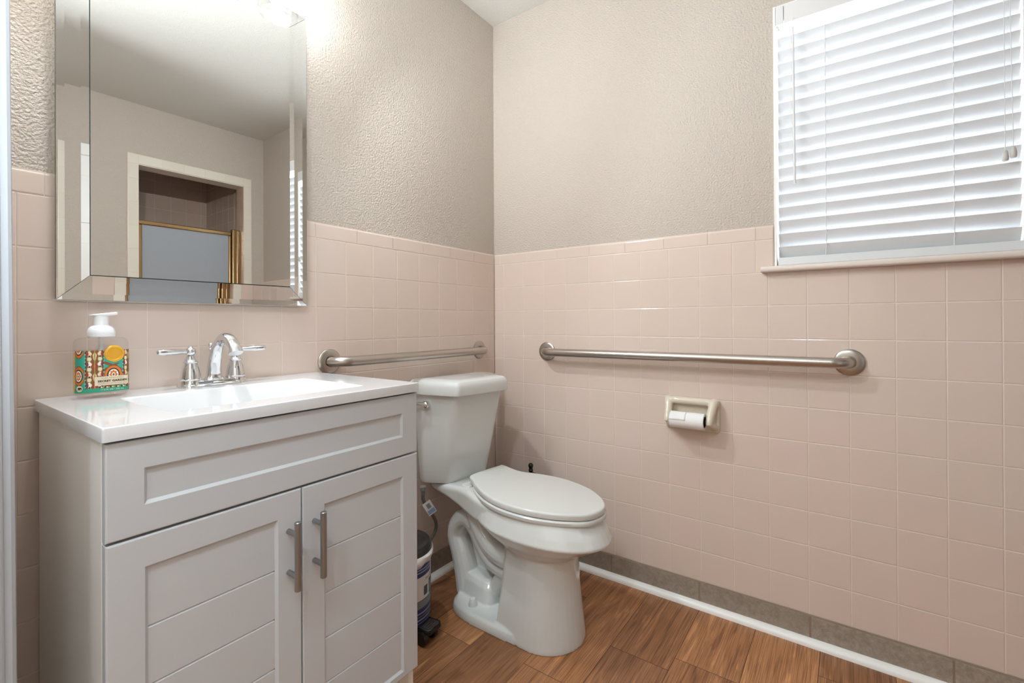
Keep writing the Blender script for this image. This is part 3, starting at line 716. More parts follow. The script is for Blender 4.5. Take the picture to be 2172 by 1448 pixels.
# ------------------------------------------------------------------ toilet paper holder
tp = thing('toilet_paper_holder', 'bone-coloured ceramic toilet paper holder set in the tiled side wall', 'toilet paper holder', (0, -0.905, 0.687))
mb = MB()
def plate(w, h, x, r): return [(x, -0.905 + a, 0.6875 + b) for a, b in rrect(w, h, r)]
mb.loft([plate(.188, .119, -.0003, .012), plate(.188, .119, -.007, .012), plate(.182, .113, -.0105, .012), plate(.150, .085, -.012, .012)])
mb.tube(cr([(-.020, -.828, .735), (-.024, -.86, .7365), (-.024, -.905, .7365), (-.024, -.95, .7365), (-.020, -.982, .735)], 5), .0135, 16)
for sy in (-1, 1):
    y0 = -.905 + sy * .074
    path = cr([(-.012, y0 + sy * .006, .738), (-.026, y0 + sy * .003, .728), (-.040, y0, .708), (-.054, y0 - sy * .002, .688), (-.063, y0 - sy * .003, .672), (-.064, y0 - sy * .003, .664)], 5)
    n_ = len(path); mb.tube([tuple(p) for p in path], [.0165 - .006 * i / (n_ - 1) for i in range(n_)], 16)
    path = cr([(-.006, y0 + sy * .006, .648), (-.020, y0 + sy * .004, .652), (-.040, y0 + sy * .001, .660), (-.058, y0 - sy * .002, .668)], 4)
    mb.tube([tuple(p) for p in path], [.0145, .0135, .013, .0125, .012, .0115, .011, .0105, .01, .01, .0095, .009, .0085][:len(path)], 14)
    mb.loft([[(x, y0 + sy * d, z) for x, z in ((-.004, .742), (-.020, .740), (-.058, .680), (-.060, .664), (-.036, .655), (-.004, .636))] for d in (-.006, .008)])
hb = mb.obj('ceramic_body', M['bone'], tp); remesh(hb, 0.0022, 6, 0.5); hb.data.materials.clear(); hb.data.materials.append(M['bone'])
mb = MB(); mb.tube([(-.062, -.835, .6735), (-.062, -.975, .6735)], .006, 14); mb.obj('roller', M['black'], tp, smooth=0.8)
rl_ = thing('toilet_paper_roll', 'nearly used-up white toilet paper roll on the ceramic holder', 'toilet paper roll', (-.062, -.9045, .6735))
mb = MB(); y0, y1 = -.847, -.962; r_ = .0285; n = 40
prof = [(.0195, y0), (r_, y0), (r_ + .0002, y0 - .002), (r_, y1), (.0195, y1)]
mb.lathe([(a, b) for a, b in prof], (-.062, 0, .6735), axis='y', n=n, cap=False); mb.obj('paper', M['paper'], rl_, smooth=0.6)
mb = MB(); mb.lathe([(.0196, y0 - .0005), (.0196, y1 + .0005)], (-.062, 0, .6735), axis='y', n=28, cap=False); mb.lathe([(.0185, y1 + .0005), (.0185, y0 - .0005)], (-.062, 0, .6735), axis='y', n=28, cap=False); mb.obj('cardboard_core', M['cardboard'], rl_, smooth=0.8)
# loose torn end of the paper
mb = MB(); rings = []
for k in range(9):
    t = k / 8; yv = -.8475 - .056 * t
    dip = 0.35 + 0.06 * math.sin(9 * t) + (0.0 if t < .85 else -.9 * (t - .85))
    ring = []
    for j in range(8):
        a = 1.45 + (j / 7) * (1.42 + dip * .35); rr_ = r_ + .0005 + (.0016 if j == 7 else 0)
        ring.append((-.062 + rr_ * math.cos(a), yv, .6735 + rr_ * math.sin(a)))
    rings.append(ring)
mb.loft(rings, cap=False, closed=False); o_ = mb.obj('loose_sheet', M['paper'], rl_, smooth=1.0)
sd = o_.modifiers.new('solid', 'SOLIDIFY'); sd.thickness = .0004

# ------------------------------------------------------------------ toilet
TA = math.radians(9.0)
tq = thing('toilet', 'white two-piece toilet with closed lid between vanity and tiled side wall', 'toilet', (-0.353, -0.055, 0), 0)
TM = Matrix.Translation((-0.353, -0.055, 0)) @ Matrix(((math.cos(TA), -math.sin(TA), 0, 0), (-math.sin(TA), -math.cos(TA), 0, 0), (0, 0, 1, 0), (0, 0, 0, 1)))
# local frame: x = u (to the right seen from the front ... u), y = v (out from the wall)
def egg(Wd, tip, back, v0, z, n=48, uc=0.0, e=1.0):
    o = []
    for k in range(n):
        a = 2 * PI * k / n; s_, c_ = math.sin(a), math.cos(a)
        u = Wd * math.copysign(abs(s_) ** e, s_); v = v0 + (tip - v0 if c_ > 0 else v0 - back) * math.copysign(abs(c_) ** e, c_)
        o.append((u + uc, v, z))
    return o
def slope(ring, k=1.0): return [(u, v, z - 0.030 * (v - .45) * k) for u, v, z in ring]
mb = MB()
# upper bowl with its flared rim band
mb.loft([slope(egg(.148, .680, .20, .44, .4265)), slope(egg(.156, .690, .20, .44, .4235)), slope(egg(.160, .697, .20, .44, .412)), slope(egg(.170, .718, .21, .44, .385)), slope(egg(.1785, .731, .22, .44, .361)), slope(egg(.178, .730, .222, .44, .356)),
         slope(egg(.171, .715, .235, .44, .347)), slope(egg(.153, .676, .262, .45, .323)), slope(egg(.130, .637, .295, .46, .299), .6), slope(egg(.110, .608, .335, .47, .274), .3), egg(.097, .592, .37, .48, .24)][::-1])
# pedestal
def ped(Wd, tip, back, z):
    vs_ = [(-Wd, back), (-Wd, back + .03)]
    n = 20; out = []
    v0 = tip - Wd * 1.15
    pts = [(-Wd * .96, back), (-Wd, back + .012)]
    for k in range(n + 1):
        a = -PI / 2 + PI * k / n; pts.append((Wd * math.sin(a), v0 + (tip - v0) * math.cos(a) ** .92 if math.cos(a) > 0 else v0))
    pts += [(Wd, back + .012), (Wd * .96, back)]
    return [(u, v, z) for u, v in pts]
mb.loft([ped(.128, .627, .383, .0), ped(.1285, .6275, .383, .012), ped(.124, .624, .384, .05), ped(.118, .618, .388, .10), ped(.110, .610, .396, .18), ped(.106, .606, .402, .25), ped(.106, .606, .405, .30)])
# foot plate
foot = [(0, .148), (-.055, .148), (-.105, .154), (-.144, .180), (-.161, .220), (-.163, .270), (-.157, .33), (-.148, .39), (-.138, .44), (-.121, .50), (-.094, .556), (-.068, .592), (-.035, .618), (0, .627)]
foot = foot + [(-u, v) for u, v in foot[1:-1]][::-1]
def foot_ring(z, ins):
    return [(u * (1 - ins / .14), .39 + (v - .39) * (1 - ins / .23), z) for u, v in [tuple(p)[:2] for p in cr([(a, b, 0) for a, b in foot], 3, True)]]
mb.loft([foot_ring(0, 0), foot_ring(.016, .0), foot_ring(.028, .003), foot_ring(.034, .010), foot_ring(.035, .02)])
# web between bowl and foot
mb.loft([[(u, v, z) for u, v in ((-.022, a), (.022, a), (.022, b), (-.022, b))] for a, b, z in ((.16, .40, .0), (.14, .41, .12), (.13, .42, .25), (.13, .42, .37))])
def loc_tube(pts, rads, fl=1.0, n=16):
    p = cr(pts, 5); m_ = len(p); rr_ = []
    for i in range(m_):
        t = i / (m_ - 1) * (len(rads) - 1); j = min(int(t), len(rads) - 2); rr_.append(rads[j] + (rads[j + 1] - rads[j]) * (t - j))
    mb.tube([tuple(q) for q in p], rr_, n, True, fl)
for s_ in (-1, 1):
    x_ = s_ * .052
    # rear down-leg from the hump to the outlet
    loc_tube([(x_, .205, .275), (x_, .165, .290), (x_, .118, .265), (x_, .098, .215), (x_, .122, .160), (x_, .145, .10), (x_, .165, .03)], [.036, .038, .040, .042, .044, .046, .050])
    # up-leg
    loc_tube([(x_, .17, .285), (x_, .205, .258), (x_, .245, .208), (x_, .30, .172), (x_, .40, .166)], [.032, .030, .029, .030, .031])
    # bowl sump bulge
    x_ = s_ * .064
    loc_tube([(x_, .215, .345), (x_, .235, .300), (x_, .275, .250), (x_, .335, .222), (x_, .42, .222)], [.040, .038, .036, .036, .036])
    # lower ridge
    loc_tube([(x_ * .7, .40, .150), (x_ * .7, .345, .135), (x_ * .7, .315, .105), (x_ * .7, .29, .06)], [.026, .026, .026, .026])
# outlet box on the foot
mb.loft([[(a, .225 + b, z) for a, b in rrect(w, d, .03)] for w, d, z in ((.20, .190, .0), (.19, .180, .05), (.175, .165, .085), (.155, .145, .102), (.13, .12, .107))])
# deck carrying the tank
def deck(v, Wd, zl, zt, r=.018): return [(a, v, (zl + zt) / 2 + b) for a, b in rrect(2 * Wd, zt - zl, min(r, (zt - zl) * .45))]
mb.loft([deck(.000, .098, .384, .410), deck(.012, .115, .378, .413), deck(.06, .119, .373, .414), deck(.12, .120, .366, .418), deck(.18, .123, .356, .426), deck(.24, .134, .349, .431), deck(.30, .148, .346, .4295), deck(.36, .157, .349, .428), deck(.42, .160, .352, .426)])
mb.xf(TM)
bw = mb.obj('bowl', M['porcelain'], tq); remesh(bw, 0.0030, 3, 0.5); bw.data.materials.clear(); bw.data.materials.append(M['porcelain'])
# tank
def tank_ring(Wd, front, wfr, ch, back, z, r=.022, uc=-.010):
    poly = [(-Wd, back), (Wd, back), (Wd, ch), (wfr, front), (-wfr, front), (-Wd, ch)]
    return [(a + uc, b, z) for a, b in fillet(poly, [.012, .012, .07, r, r, .07], 8)]
mb = MB()
mb.loft([tank_ring(.140, .098, .085, .03, .004, .4135), tank_ring(.148, .106, .092, .035, .000, .4175), tank_ring(.152, .112, .095, .036, -.004, .430), tank_ring(.159, .140, .103, .045, -.008, .55), tank_ring(.166, .165, .112, .055, -.010, .68), tank_ring(.171, .183, .117, .062, -.012, .766)])
mb.xf(TM); mb.obj('tank', M['porcelain'], tq, smooth=0.5)
mb = MB()
def lid_ring(i, z): return tank_ring(.190 - i, .207 - i, .126 - i * .5, .072 - i * .6, -.020 + i, z, r=.014)
mb.loft([lid_ring(.006, .756), lid_ring(.001, .757), lid_ring(.000, .760), lid_ring(.001, .788), lid_ring(.0035, .798), lid_ring(.009, .8055), lid_ring(.020, .810), lid_ring(.05, .8125)])
mb.xf(TM); mb.obj('tank_lid', M['porcelain'], tq, smooth=0.5)
mb = MB()
# flush lever on the left chamfer of the tank
lp = TM @ Vector((-.1755, .070, .719)); nd = (TM.to_3x3() @ Vector((-.90, .43, 0))).normalized(); sd_ = (TM.to_3x3() @ Vector((-.43, -.90, 0))).normalized()
mb.tube([tuple(lp - nd * .012), tuple(lp + nd * .004), tuple(lp + nd * .012), tuple(lp + nd * .018), tuple(lp + nd * .0195)], [.0125, .0145, .0145, .010, .002], 20)
mb.tube([tuple(lp + nd * .011), tuple(lp + nd * .013 + sd_ * .014 + Vector((0, 0, .002))), tuple(lp + nd * .014 + sd_ * .03 + Vector((0, 0, .0025))), tuple(lp + nd * .014 + sd_ * .055)], [.011, .0065, .0055, .0065], 14)
mb.obj('flush_lever', M['chrome'], tq, smooth=0.8, label='chrome flush lever')
# seat and lid
raw = [(.010, .1925), (.060, .192), (.092, .193), (.0955, .205), (.0905, .248), (.0915, .297), (.110, .337), (.139, .408), (.151, .482), (.141, .568), (.114, .631), (.077, .677), (.041, .699), (0, .704), (-.040, .6935), (-.075, .665), (-.116, .612), (-.150, .538), (-.166, .450), (-.157, .368), (-.128, .290), (-.103, .243), (-.089, .212), (-.078, .201), (-.050, .1955)]
def lid_outline(ins, dz, zb):
    p = cr([(a, b, 0) for a, b in raw], 4, True); m_ = len(p); o = []
    for i in range(m_):
        t = (p[(i + 1) % m_] - p[i - 1]).normalized(); nrm = Vector((-t.y, t.x, 0))
        q = p[i] + nrm * ins
        o.append((q.x, q.y, zb + dz - .030 * (q.y - .19)))
    return o
mb = MB(); zb = .4455
mb.loft([lid_outline(.004, .0, zb), lid_outline(.0005, .0015, zb), lid_outline(.0, .004, zb), lid_outline(.0, .014, zb), lid_outline(.0012, .0175, zb), lid_outline(.004, .0195, zb), lid_outline(.0075, .0200, zb)])
mb.xf(TM); mb.obj('seat_lid', M['seat_plastic'], tq, smooth=0.7)
raw_s = raw; zs_ = .4275
mb = MB()
raw = [(.010, .235), (.060, .235), (.085, .238), (.095, .252), (.099, .28), (.106, .31), (.119, .345), (.143, .410), (.154, .482), (.144, .568), (.117, .632), (.080, .679), (.042, .702), (0, .706), (-.042, .696), (-.078, .667), (-.119, .614), (-.153, .540), (-.169, .450), (-.160, .366), (-.133, .295), (-.108, .252), (-.095, .240), (-.070, .235), (-.04, .235)]
mb.loft([lid_outline(.006, .0, zs_), lid_outline(.001, .002, zs_), lid_outline(.0, .006, zs_), lid_outline(.0, .012, zs_), lid_outline(.003, .0155, zs_), lid_outline(.009, .0165, zs_)])
mb.xf(TM); mb.obj('seat_ring', M['seat_plastic'], tq, smooth=0.7)
for s_ in (-1, 1):
    mb = MB(); mb.loft([[(s_ * .083 - .003 + a, .205 + b, z) for a, b in rrect(.042, .040, .006)] for z in (.424, .4345, .4355)]); mb.xf(TM); mb.obj('hinge', M['seat_plastic'], tq, bevel=0.002)
    mb = MB(); mb.lathe([(.0155, .032), (.0150, .040), (.0115, .056), (.0090, .0595), (.0001, .061)], (s_ * .120, .262, 0), n=24); mb.xf(TM); mb.obj('bolt_cap', M['porcelain'], tq, smooth=0.6)

# water supply hose
sl = thing('supply_hose', 'grey braided water hose with a hanging tag behind the pedal bin', 'water hose', (-0.53, -0.03, 0.16))
mb = MB(); path = cr([(-.545, -.085, .395), (-.545, -.084, .37), (-.527, -.083, .335), (-.500, -.082, .300), (-.475, -.078, .262), (-.468, -.072, .228), (-.485, -.063, .195), (-.52, -.055, .172), (-.555, -.05, .165)], 6)
mb.tube([tuple(p) for p in path], .0065, 14); mb.obj('hose', M['hose'], sl, smooth=1.0)
mb = MB(); mb.lathe([(.011, .418), (.0125, .416), (.0125, .404), (.010, .401), (.0075, .400), (.0075, .386)], (-.546, -.085, 0), n=12); mb.obj('coupling_nut', mat('translucent_grey_plastic', rgb(118, 114, 110), .35), sl, smooth=0.4)
mb = MB(); mb.tube([(-.60, -.05, .165), (-.555, -.05, .165)], .011, 14); mb.tube([(-.585, -.012, .165), (-.585, -.05, .165)], .009, 12); mb.lathe([(.026, -.0085), (.024, -.012), (.011, -.014)], (-.585, 0, .165), axis='y', n=20); mb.lathe([(.012, .16), (.018, .165), (.012, .17)], (-.60, -.075, 0), n=12)
mb.obj('shutoff_valve', M['chrome'], sl, smooth=0.6)
mb = MB()
def tagq(a0, a1, b0, b1, off):
    A = Vector((-.560, -.094, .354)); B = Vector((-.5215, -.094, .3625)); ex = B - A; ez = Vector((-.523, -.094, .300)) - A
    return [tuple(A + ex * a + ez * b + Vector((0, -off, 0))) for a, b in ((a0, b0), (a1, b0), (a1, b1), (a0, b1))]
q0 = tagq(0, 1, 0, 1, 0); q1 = tagq(0, 1, 0, 1, .0005); mb.loft([q0, q1], mi=0)
mb.add(tagq(.08, .92, .62, .92, .0008), [(0, 1, 2, 3)], mi=2)
for k in range(9): mb.add(tagq(.30 + .05 * k, .30 + .05 * k + (.035 if k % 3 else .018), .16, .52, .0008), [(0, 1, 2, 3)], mi=1)
tg = mb.obj('paper_tag', [mat('white_tag', rgb(232, 233, 238), .6), mat('tag_print', rgb(60, 58, 60), .7), mat('tag_blue', rgb(150, 175, 215), .6)], None); tg.parent = sl; tg.matrix_parent_inverse = sl.matrix_world.inverted()

# toilet brush behind the bowl
tb = thing('toilet_brush', 'black toilet brush holder with a knobbed handle behind the toilet', 'toilet brush', (-.100, -.268, 0))
mb = MB(); mb.lathe([(.045, 0), (.048, .004), (.048, .30), (.046, .335), (.040, .350), (.030, .356), (.0001, .356)], (-.100, -.268, 0), n=28); mb.obj('canister', M['black'], tb, smooth=0.6)
mb = MB(); mb.lathe([(.034, .356), (.031, .368), (.024, .378), (.013, .3835), (.0075, .386), (.0085, .390), (.0105, .394), (.0085, .398), (.0075, .402), (.0095, .407), (.0110, .412), (.0100, .418), (.0060, .423), (.0001, .4245)], (-.100, -.268, 0), n=24); mb.obj('handle', M['black'], tb, smooth=0.8)

# pedal bin
BX, BY, BR = -.703, -.140, .100
tc_ = thing('pedal_bin', 'small dark steel pedal bin with a white liner tucked beside the vanity', 'trash can', (BX, BY, 0))
mb = MB(); mb.lathe([(BR - .004, .030), (BR, .034), (BR, .262), (BR - .003, .262)], (BX, BY, 0), n=48, cap=False); mb.obj('body', M['can_metal'], tc_, smooth=0.6)
mb = MB(); mb.lathe([(BR - .002, .0), (BR + .001, .002), (BR + .0015, .034), (BR - .002, .036), (.0001, .036)], (BX, BY, 0), n=48)
pd = Vector((.12, -.99, 0)).normalized(); ps = Vector((.99, .12, 0))
pc = Vector((BX, BY, 0)) + pd * (BR + .004)
for a in (-.034, .012):
    mb.lathe([(.0001, -.009), (.019, -.009), (.022, -.006), (.022, .006), (.019, .009), (.0001, .009)], tuple(pc + ps * a + pd * .018 + Vector((0, 0, .0225))), axis='x', n=20)
mb.box(BX - .022, BX + .042, BY - BR - .012, BY - BR + .03, .002, .032)
mb.obj('base_ring', M['black'], tc_, smooth=0.5)
mb = MB()
pq = [pc + ps * a + pd * b for a, b in ((-.034, -.012), (.034, -.012), (.036, .034), (.026, .044), (-.026, .044), (-.036, .034))]
mb.loft([[tuple(p + Vector((0, 0, .034 + .010 * (1 - i / 5) * 0))) for i, p in enumerate(pq)], [tuple(p + Vector((0, 0, .046))) for p in pq]], mi=1)
in_ = [pc + ps * a + pd * b for a, b in ((-.028, -.008), (.028, -.008), (.029, .032), (.021, .0395), (-.021, .0395), (-.029, .032))]
mb.loft([[tuple(p + Vector((0, 0, .046))) for p in in_], [tuple(p + Vector((0, 0, .0475))) for p in in_]], mi=0)
for k in range(4): mb.loft([[tuple(pc + ps * a + pd * b + Vector((0, 0, z))) for a, b in ((-.02, .002 + .008 * k), (.02, .002 + .008 * k), (.02, .005 + .008 * k), (-.02, .005 + .008 * k))] for z in (.0475, .0485)], mi=0)
mb.obj('pedal', [mat('pedal_steel', (.30, .28, .26, 1), .3, metal=1), M['black']], tc_, bevel=0.002)
mb = MB(); mb.lathe([(BR + .003, .258), (BR + .005, .262), (BR + .004, .280), (BR - .004, .290), (BR - .016, .294), (BR - .020, .2915), (BR - .024, .293), (BR - .045, .2985), (.02, .303), (.0001, .3035)], (BX, BY, 0), n=48); mb.obj('lid', M['black_soft'], tc_, smooth=0.5)
mb = MB(); n = 72; rings = [[], [], [], [], []]
for j in range(n):
    a = 2 * PI * j / n; w1 = .5 + .5 * math.sin(3 * a + .6) * math.sin(7 * a + 1.1); w2 = .5 + .5 * math.sin(5 * a + 2.0)
    for ring, r, z in zip(rings, (BR + .002, BR + .006, BR + .009 + .004 * w2, BR + .008 + .005 * w1, BR + .003 + .004 * w1), (.266, .267, .262, .257 - .006 * w1, .252 - .018 * w1 - .006 * w2)):
        ring.append((BX + r * math.cos(a), BY + r * math.sin(a), z))
mb.loft(rings, cap=False); bg_ = mb.obj('bin_liner', M['bag'], tc_, smooth=1.0); sd = bg_.modifiers.new('solid', 'SOLIDIFY'); sd.thickness = .0006
# printed wrap label
LM = [mat('label_white', rgb(206, 200, 194), .4), mat('label_navy', rgb(24, 26, 92), .4), mat('label_grey', rgb(96, 100, 104), .45), mat('label_red', rgb(222, 52, 26), .4), mat('label_dark', rgb(52, 52, 62), .45), mat('label_silver', rgb(150, 152, 160), .4)]
mb = MB()
def curved(a0, a1, z0, z1, off, mi, skew=0.0, n=10, skew0=None):
    lo, hi = [], []
    for k in range(n + 1):
        t = k / n; a = a0 + (a1 - a0) * t; r = BR + off
        x, y = BX + r * math.cos(a), BY + r * math.sin(a)
        lo.append((x, y, z0 + (skew if skew0 is None else skew0) * t)); hi.append((x, y, z1 + skew * t))
    mb.add(lo + hi, [(k, k + 1, n + 2 + k, n + 1 + k) for k in range(n)], mi=mi)
A0, A1 = -1.95, -.62
curved(A0, A1, .125, .235, .0006, 0)
curved(A0, A1, .098, .125, .0006, 2); curved(A0, A1, .048, .098, .0006, 1)
for k in range(4): curved(A0, A1 - .2, .103 + .005 * k, .1045 + .005 * k, .0008, 5)
curved(A0, -1.02, .200, .238, .0008, 1)
for z in (.213, .222): curved(A0 + .2, -1.06, z, z + .0035, .0010, 5)
curved(-1.16, -.86, .128, .176, .0008, 4); curved(-1.11, -.92, .134, .168, .0010, 5); curved(-1.05, -.98, .134, .168, .0012, 2)
curved(-1.45, -1.25, .135, .165, .0008, 4)
curved(-.84, A1, .080, .108, .0009, 0); curved(-.82, -.70, .083, .094, .0011, 4); curved(-.87, A1, .066, .081, .0009, 3)
for k in range(4): curved(A0, -.95, .052 + .010 * k, .056 + .010 * k, .0009, 5 if k % 2 else 2)
lb = mb.obj('printed_label', LM, tc_, smooth=1.0, label='white and navy printed product label')
def text_mesh(name, body, size, m, place, parent, sx=1.0, spacing=1.0, bold=0.0):
    cu = bpy.data.curves.new(name, 'FONT'); cu.body = body; cu.size = size; cu.align_x = 'CENTER'; cu.align_y = 'CENTER'; cu.space_character = spacing; cu.offset = bold
    o = bpy.data.objects.new(name, cu); COL.objects.link(o); bpy.context.view_layer.update()
    me = bpy.data.meshes.new_from_object(o.evaluated_get(bpy.context.evaluated_depsgraph_get())); COL.objects.unlink(o); bpy.data.objects.remove(o)
    for v in me.vertices: v.co = place(v.co.x * sx, v.co.y)
    me.materials.clear(); me.materials.append(m)
    t = bpy.data.objects.new(name, me); COL.objects.link(t); t.parent = parent
    t.matrix_parent_inverse = parent.matrix_world.inverted()
    return t
def on_can(ac, zc_, off=.0012):
    return lambda a, b: Vector((BX + (BR + off) * math.cos(ac + a / BR), BY + (BR + off) * math.sin(ac + a / BR), zc_ + b))
text_mesh('lettering', 'Step Can', .012, LM[4], on_can(-1.16, .187), lb)

# ------------------------------------------------------------------ soap dispenser
SXc, SYc, SZc, SROT = -1.4615, -.0725, TZ1, math.radians(-2)
sp = thing('soap_dispenser', 'clear pump bottle of hand soap with a patterned label left of the faucet', 'soap dispenser', (SXc, SYc, SZc))
BW, BD, BCR = .086, .056, .017
SM = Matrix.Translation((SXc, SYc, SZc)) @ Matrix.Rotation(SROT, 4, 'Z')
def brr(k, z, r=None): return [(a, b, z) for a, b in rrect(BW * k if k <= 1 else BW, BD * k if k <= 1 else BD, r or BCR * k, 8)]
mb = MB()
def circ(r, z, n=36): 
    base = rrect(BW, BD, BCR, 8); out = []
    for a, b in base:
        an = math.atan2(b / BD, a / BW); out.append((r * math.cos(an), r * math.sin(an), z))
    return out
body = [brr(.86, .0006), brr(.93, .002), brr(.98, .006), brr(1, .012), brr(1, .112), brr(.985, .118), brr(.93, .1225), brr(.80, .1255)]
body += [circ(.024, .1265), circ(.0205, .127), circ(.0200, .131)]
mb.loft(body, cap=False); mb.add(body[0], [tuple(range(len(body[0])))])
mb.xf(SM); bo = mb.obj('bottle', thin_glass('clear_plastic', (.985, .985, .98, 1), .4), sp, smooth=0.7)
mb = MB(); liq = [brr(.84, .003), brr(.92, .005), brr(.965, .012), brr(.965, .030)]; mb.loft(liq); mb.xf(SM); mb.obj('liquid_soap', thin_glass('clear_liquid', (.95, .93, .90, 1), .2), sp, smooth=0.7)
mb = MB(); mb.lathe([(.0225, .1275), (.0225, .1290), (.0232, .1295), (.0232, .1315), (.0226, .132), (.0232, .1325), (.0232, .1345), (.0226, .135), (.0232, .1355), (.0228, .140), (.0210, .1455), (.0170, .1500), (.0128, .152), (.0124, .154), (.0124, .1715), (.0115, .1735), (.0001, .174)], (0, 0, 0), n=36)
mb.xf(SM); pc_ = mb.obj('pump_collar', mat('milky_plastic', rgb(240, 241, 243), .3, sub=.0), sp, smooth=0.6)
mb = MB()
hd = []
for t, w_, z0_, z1_ in ((-.0195, .0055, .1725, .1735), (-.012, .0115, .1722, .1752), (0, .0135, .1722, .177), (.012, .012, .1725, .1785), (.0225, .0085, .1735, .180), (.0255, .0065, .1745, .1805), (.027, .004, .176, .1795)):
    hd.append([(t, a, (z0_ + z1_) / 2 + b) for a, b in rrect(2 * w_, max(z1_ - z0_, .001), .002, 3)])
mb.loft(hd); mb.xf(SM @ Matrix.Rotation(math.radians(-20), 4, 'Z')); ph = mb.obj('pump_head', bpy.data.materials['milky_plastic'], None, smooth=0.6); ph.parent = pc_
mb = MB(); mb.tube([(0, 0, .127), (0, .0, .02)], .0035, 10); mb.xf(SM); mb.obj('dip_tube', bpy.data.materials['milky_plastic'], sp, smooth=1)
# label: wraps left corner, front, right corner. s = distance along the outline, 0 at the middle of the front
half = BW / 2 - BCR; arc = BCR * PI / 2
def wrap(s, t, off=.0004):
    r = BCR + off; sg = 1 if s >= 0 else -1; a = abs(s)
    if a <= half: x, y = a, -BD / 2 - off
    elif a <= half + arc: an = (a - half) / BCR; x, y = half + r * math.sin(an), -BD / 2 + BCR - r * math.cos(an)
    else: x, y = BW / 2 + off, -BD / 2 + BCR + (a - half - arc)
    return SM @ Vector((sg * x, y, t))
CL = {'teal': rgb(58, 172, 150), 'cream': rgb(236, 220, 190), 'orange': rgb(222, 124, 44), 'dark': rgb(44, 30, 26), 'brown': rgb(140, 84, 52), 'red': rgb(196, 44, 30), 'gold': rgb(246, 186, 62), 'olive': rgb(150, 160, 84), 'white': rgb(246, 240, 228), 'ochre': rgb(190, 130, 48), 'green': rgb(48, 160, 128), 'purple': rgb(120, 60, 90), 'peach': rgb(240, 196, 150)}
CN = list(CL); CMt = [mat('label_' + k_, CL[k_], .45) for k_ in CN]
mb = MB(); T0, T1 = .0130, .1000
def patch(s0, s1, t0, t1, c_, off=.0004, n=14):
    lo = [wrap(s0 + (s1 - s0) * k / n, t0, off) for k in range(n + 1)]; hi = [wrap(s0 + (s1 - s0) * k / n, t1, off) for k in range(n + 1)]
    mb.add(lo + hi, [(k, k + 1, n + 2 + k, n + 1 + k) for k in range(n)], mi=CN.index(c_))
LV = [0]
def poly(pts, c_, off):
    off = off + LV[0]; m_ = len(pts); cx_ = sum(p[0] for p in pts) / m_; cy_ = sum(p[1] for p in pts) / m_
    pts = [(p[0], min(max(p[1], T0), T1)) for p in pts]; cy_ = min(max(cy_, T0), T1)
    mb.add([wrap(cx_, cy_, off)] + [wrap(a, b, off) for a, b in pts], [(0, 1 + k, 1 + (k + 1) % m_) for k in range(m_)], mi=CN.index(c_))
def ell(cx_, cy_, a, b, c_, off, n=22, wob=0, wn=8): poly([(cx_ + a * (1 + wob * math.cos(wn * 2 * PI * k / n)) * math.cos(2 * PI * k / n), cy_ + b * (1 + wob * math.cos(wn * 2 * PI * k / n)) * math.sin(2 * PI * k / n)) for k in range(n)], c_, off)
SL, SR = -(half + arc * .98), half + arc * .55
patch(SL - .018, SL, T0, T1 - .006, 'gold', .0002)
patch(SL, SR, T0, T1, 'dark', .0004)
def medallion(cx_, w_):
    patch(cx_ - w_ / 2, cx_ + w_ / 2, T0, T1, 'teal', .0006)
    for dy in (-.0365, .0, .0365, .073):
        cy_ = .0505 + dy - .0025
        for q in (-1, 1):   # lattice between medallions
            for z in (-1, 1): poly([(cx_ + q * w_ * .5, cy_ + z * .030), (cx_ + q * w_ * .5, cy_ + z * .024), (cx_, cy_ + z * .0155), (cx_, cy_ + z * .0215)], 'brown', .0007)
    for cy_ in (.048, .104, -.008):
        k_ = w_ / .031
        ell(cx_, cy_, .0148 * k_, .0205, 'brown', .0008, 40, .05, 10); ell(cx_, cy_, .0135 * k_, .0185, 'orange', .0009); ell(cx_, cy_, .0098 * k_, .0138, 'dark', .0010)
        ell(cx_, cy_, .0080 * k_, .0115, 'white', .0011); ell(cx_, cy_, .0058 * k_, .0085, 'orange', .0012, 32, .18, 8); ell(cx_, cy_, .0030 * k_, .0045, 'white', .0013); ell(cx_, cy_, .0016 * k_, .0024, 'brown', .0014)
    for q in (-1, 1):
        for kk in range(12): ell(cx_ + q * w_ * .485, T0 + .004 + kk * .0075, .0006, .0012, 'white', .0008, 8)
def strip(c0, c1):
    w_ = c1 - c0; mid = (c0 + c1) / 2
    patch(c0, c1, T0, T1, 'brown', .0006)
    for kk in range(5):
        cy_ = T0 + .004 + kk * .0215
        for q in (-1, 1):
            x_ = mid + q * w_ * .32
            ell(x_, cy_ + .001, w_ * .155, .0058, 'olive', .0008, 18, .08, 6); ell(x_, cy_ + .001, w_ * .12, .0042, 'cream', .0009, 18, .1, 5)
            ell(x_, cy_ + .0115, w_ * .14, .0055, 'cream' if kk % 2 else 'white', .0008, 16, .12, 4); ell(x_ + q * w_ * .10, cy_ + .0115, w_ * .06, .004, 'red' if kk % 2 else 'purple', .0009, 10); ell(x_, cy_ + .0065, w_ * .05, .0022, 'dark', .00095, 8)
        poly([(mid, cy_ + .016), (mid + w_ * .13, cy_ + .009), (mid + w_ * .07, cy_), (mid, cy_ - .005), (mid - w_ * .07, cy_), (mid - w_ * .13, cy_ + .009)], 'red' if kk % 2 == 0 else 'peach', .0009)
        poly([(mid, cy_ + .014), (mid + w_ * .05, cy_ + .008), (mid, cy_ - .003), (mid - w_ * .05, cy_ + .008)], 'ochre', .0010)
    patch(mid - w_ * .03, mid + w_ * .03, T0, T1, 'olive', .00105)
medallion(-.0415, .022); strip(-.0295, -.0030); medallion(.0140, .0325); strip(.0310, .0520)
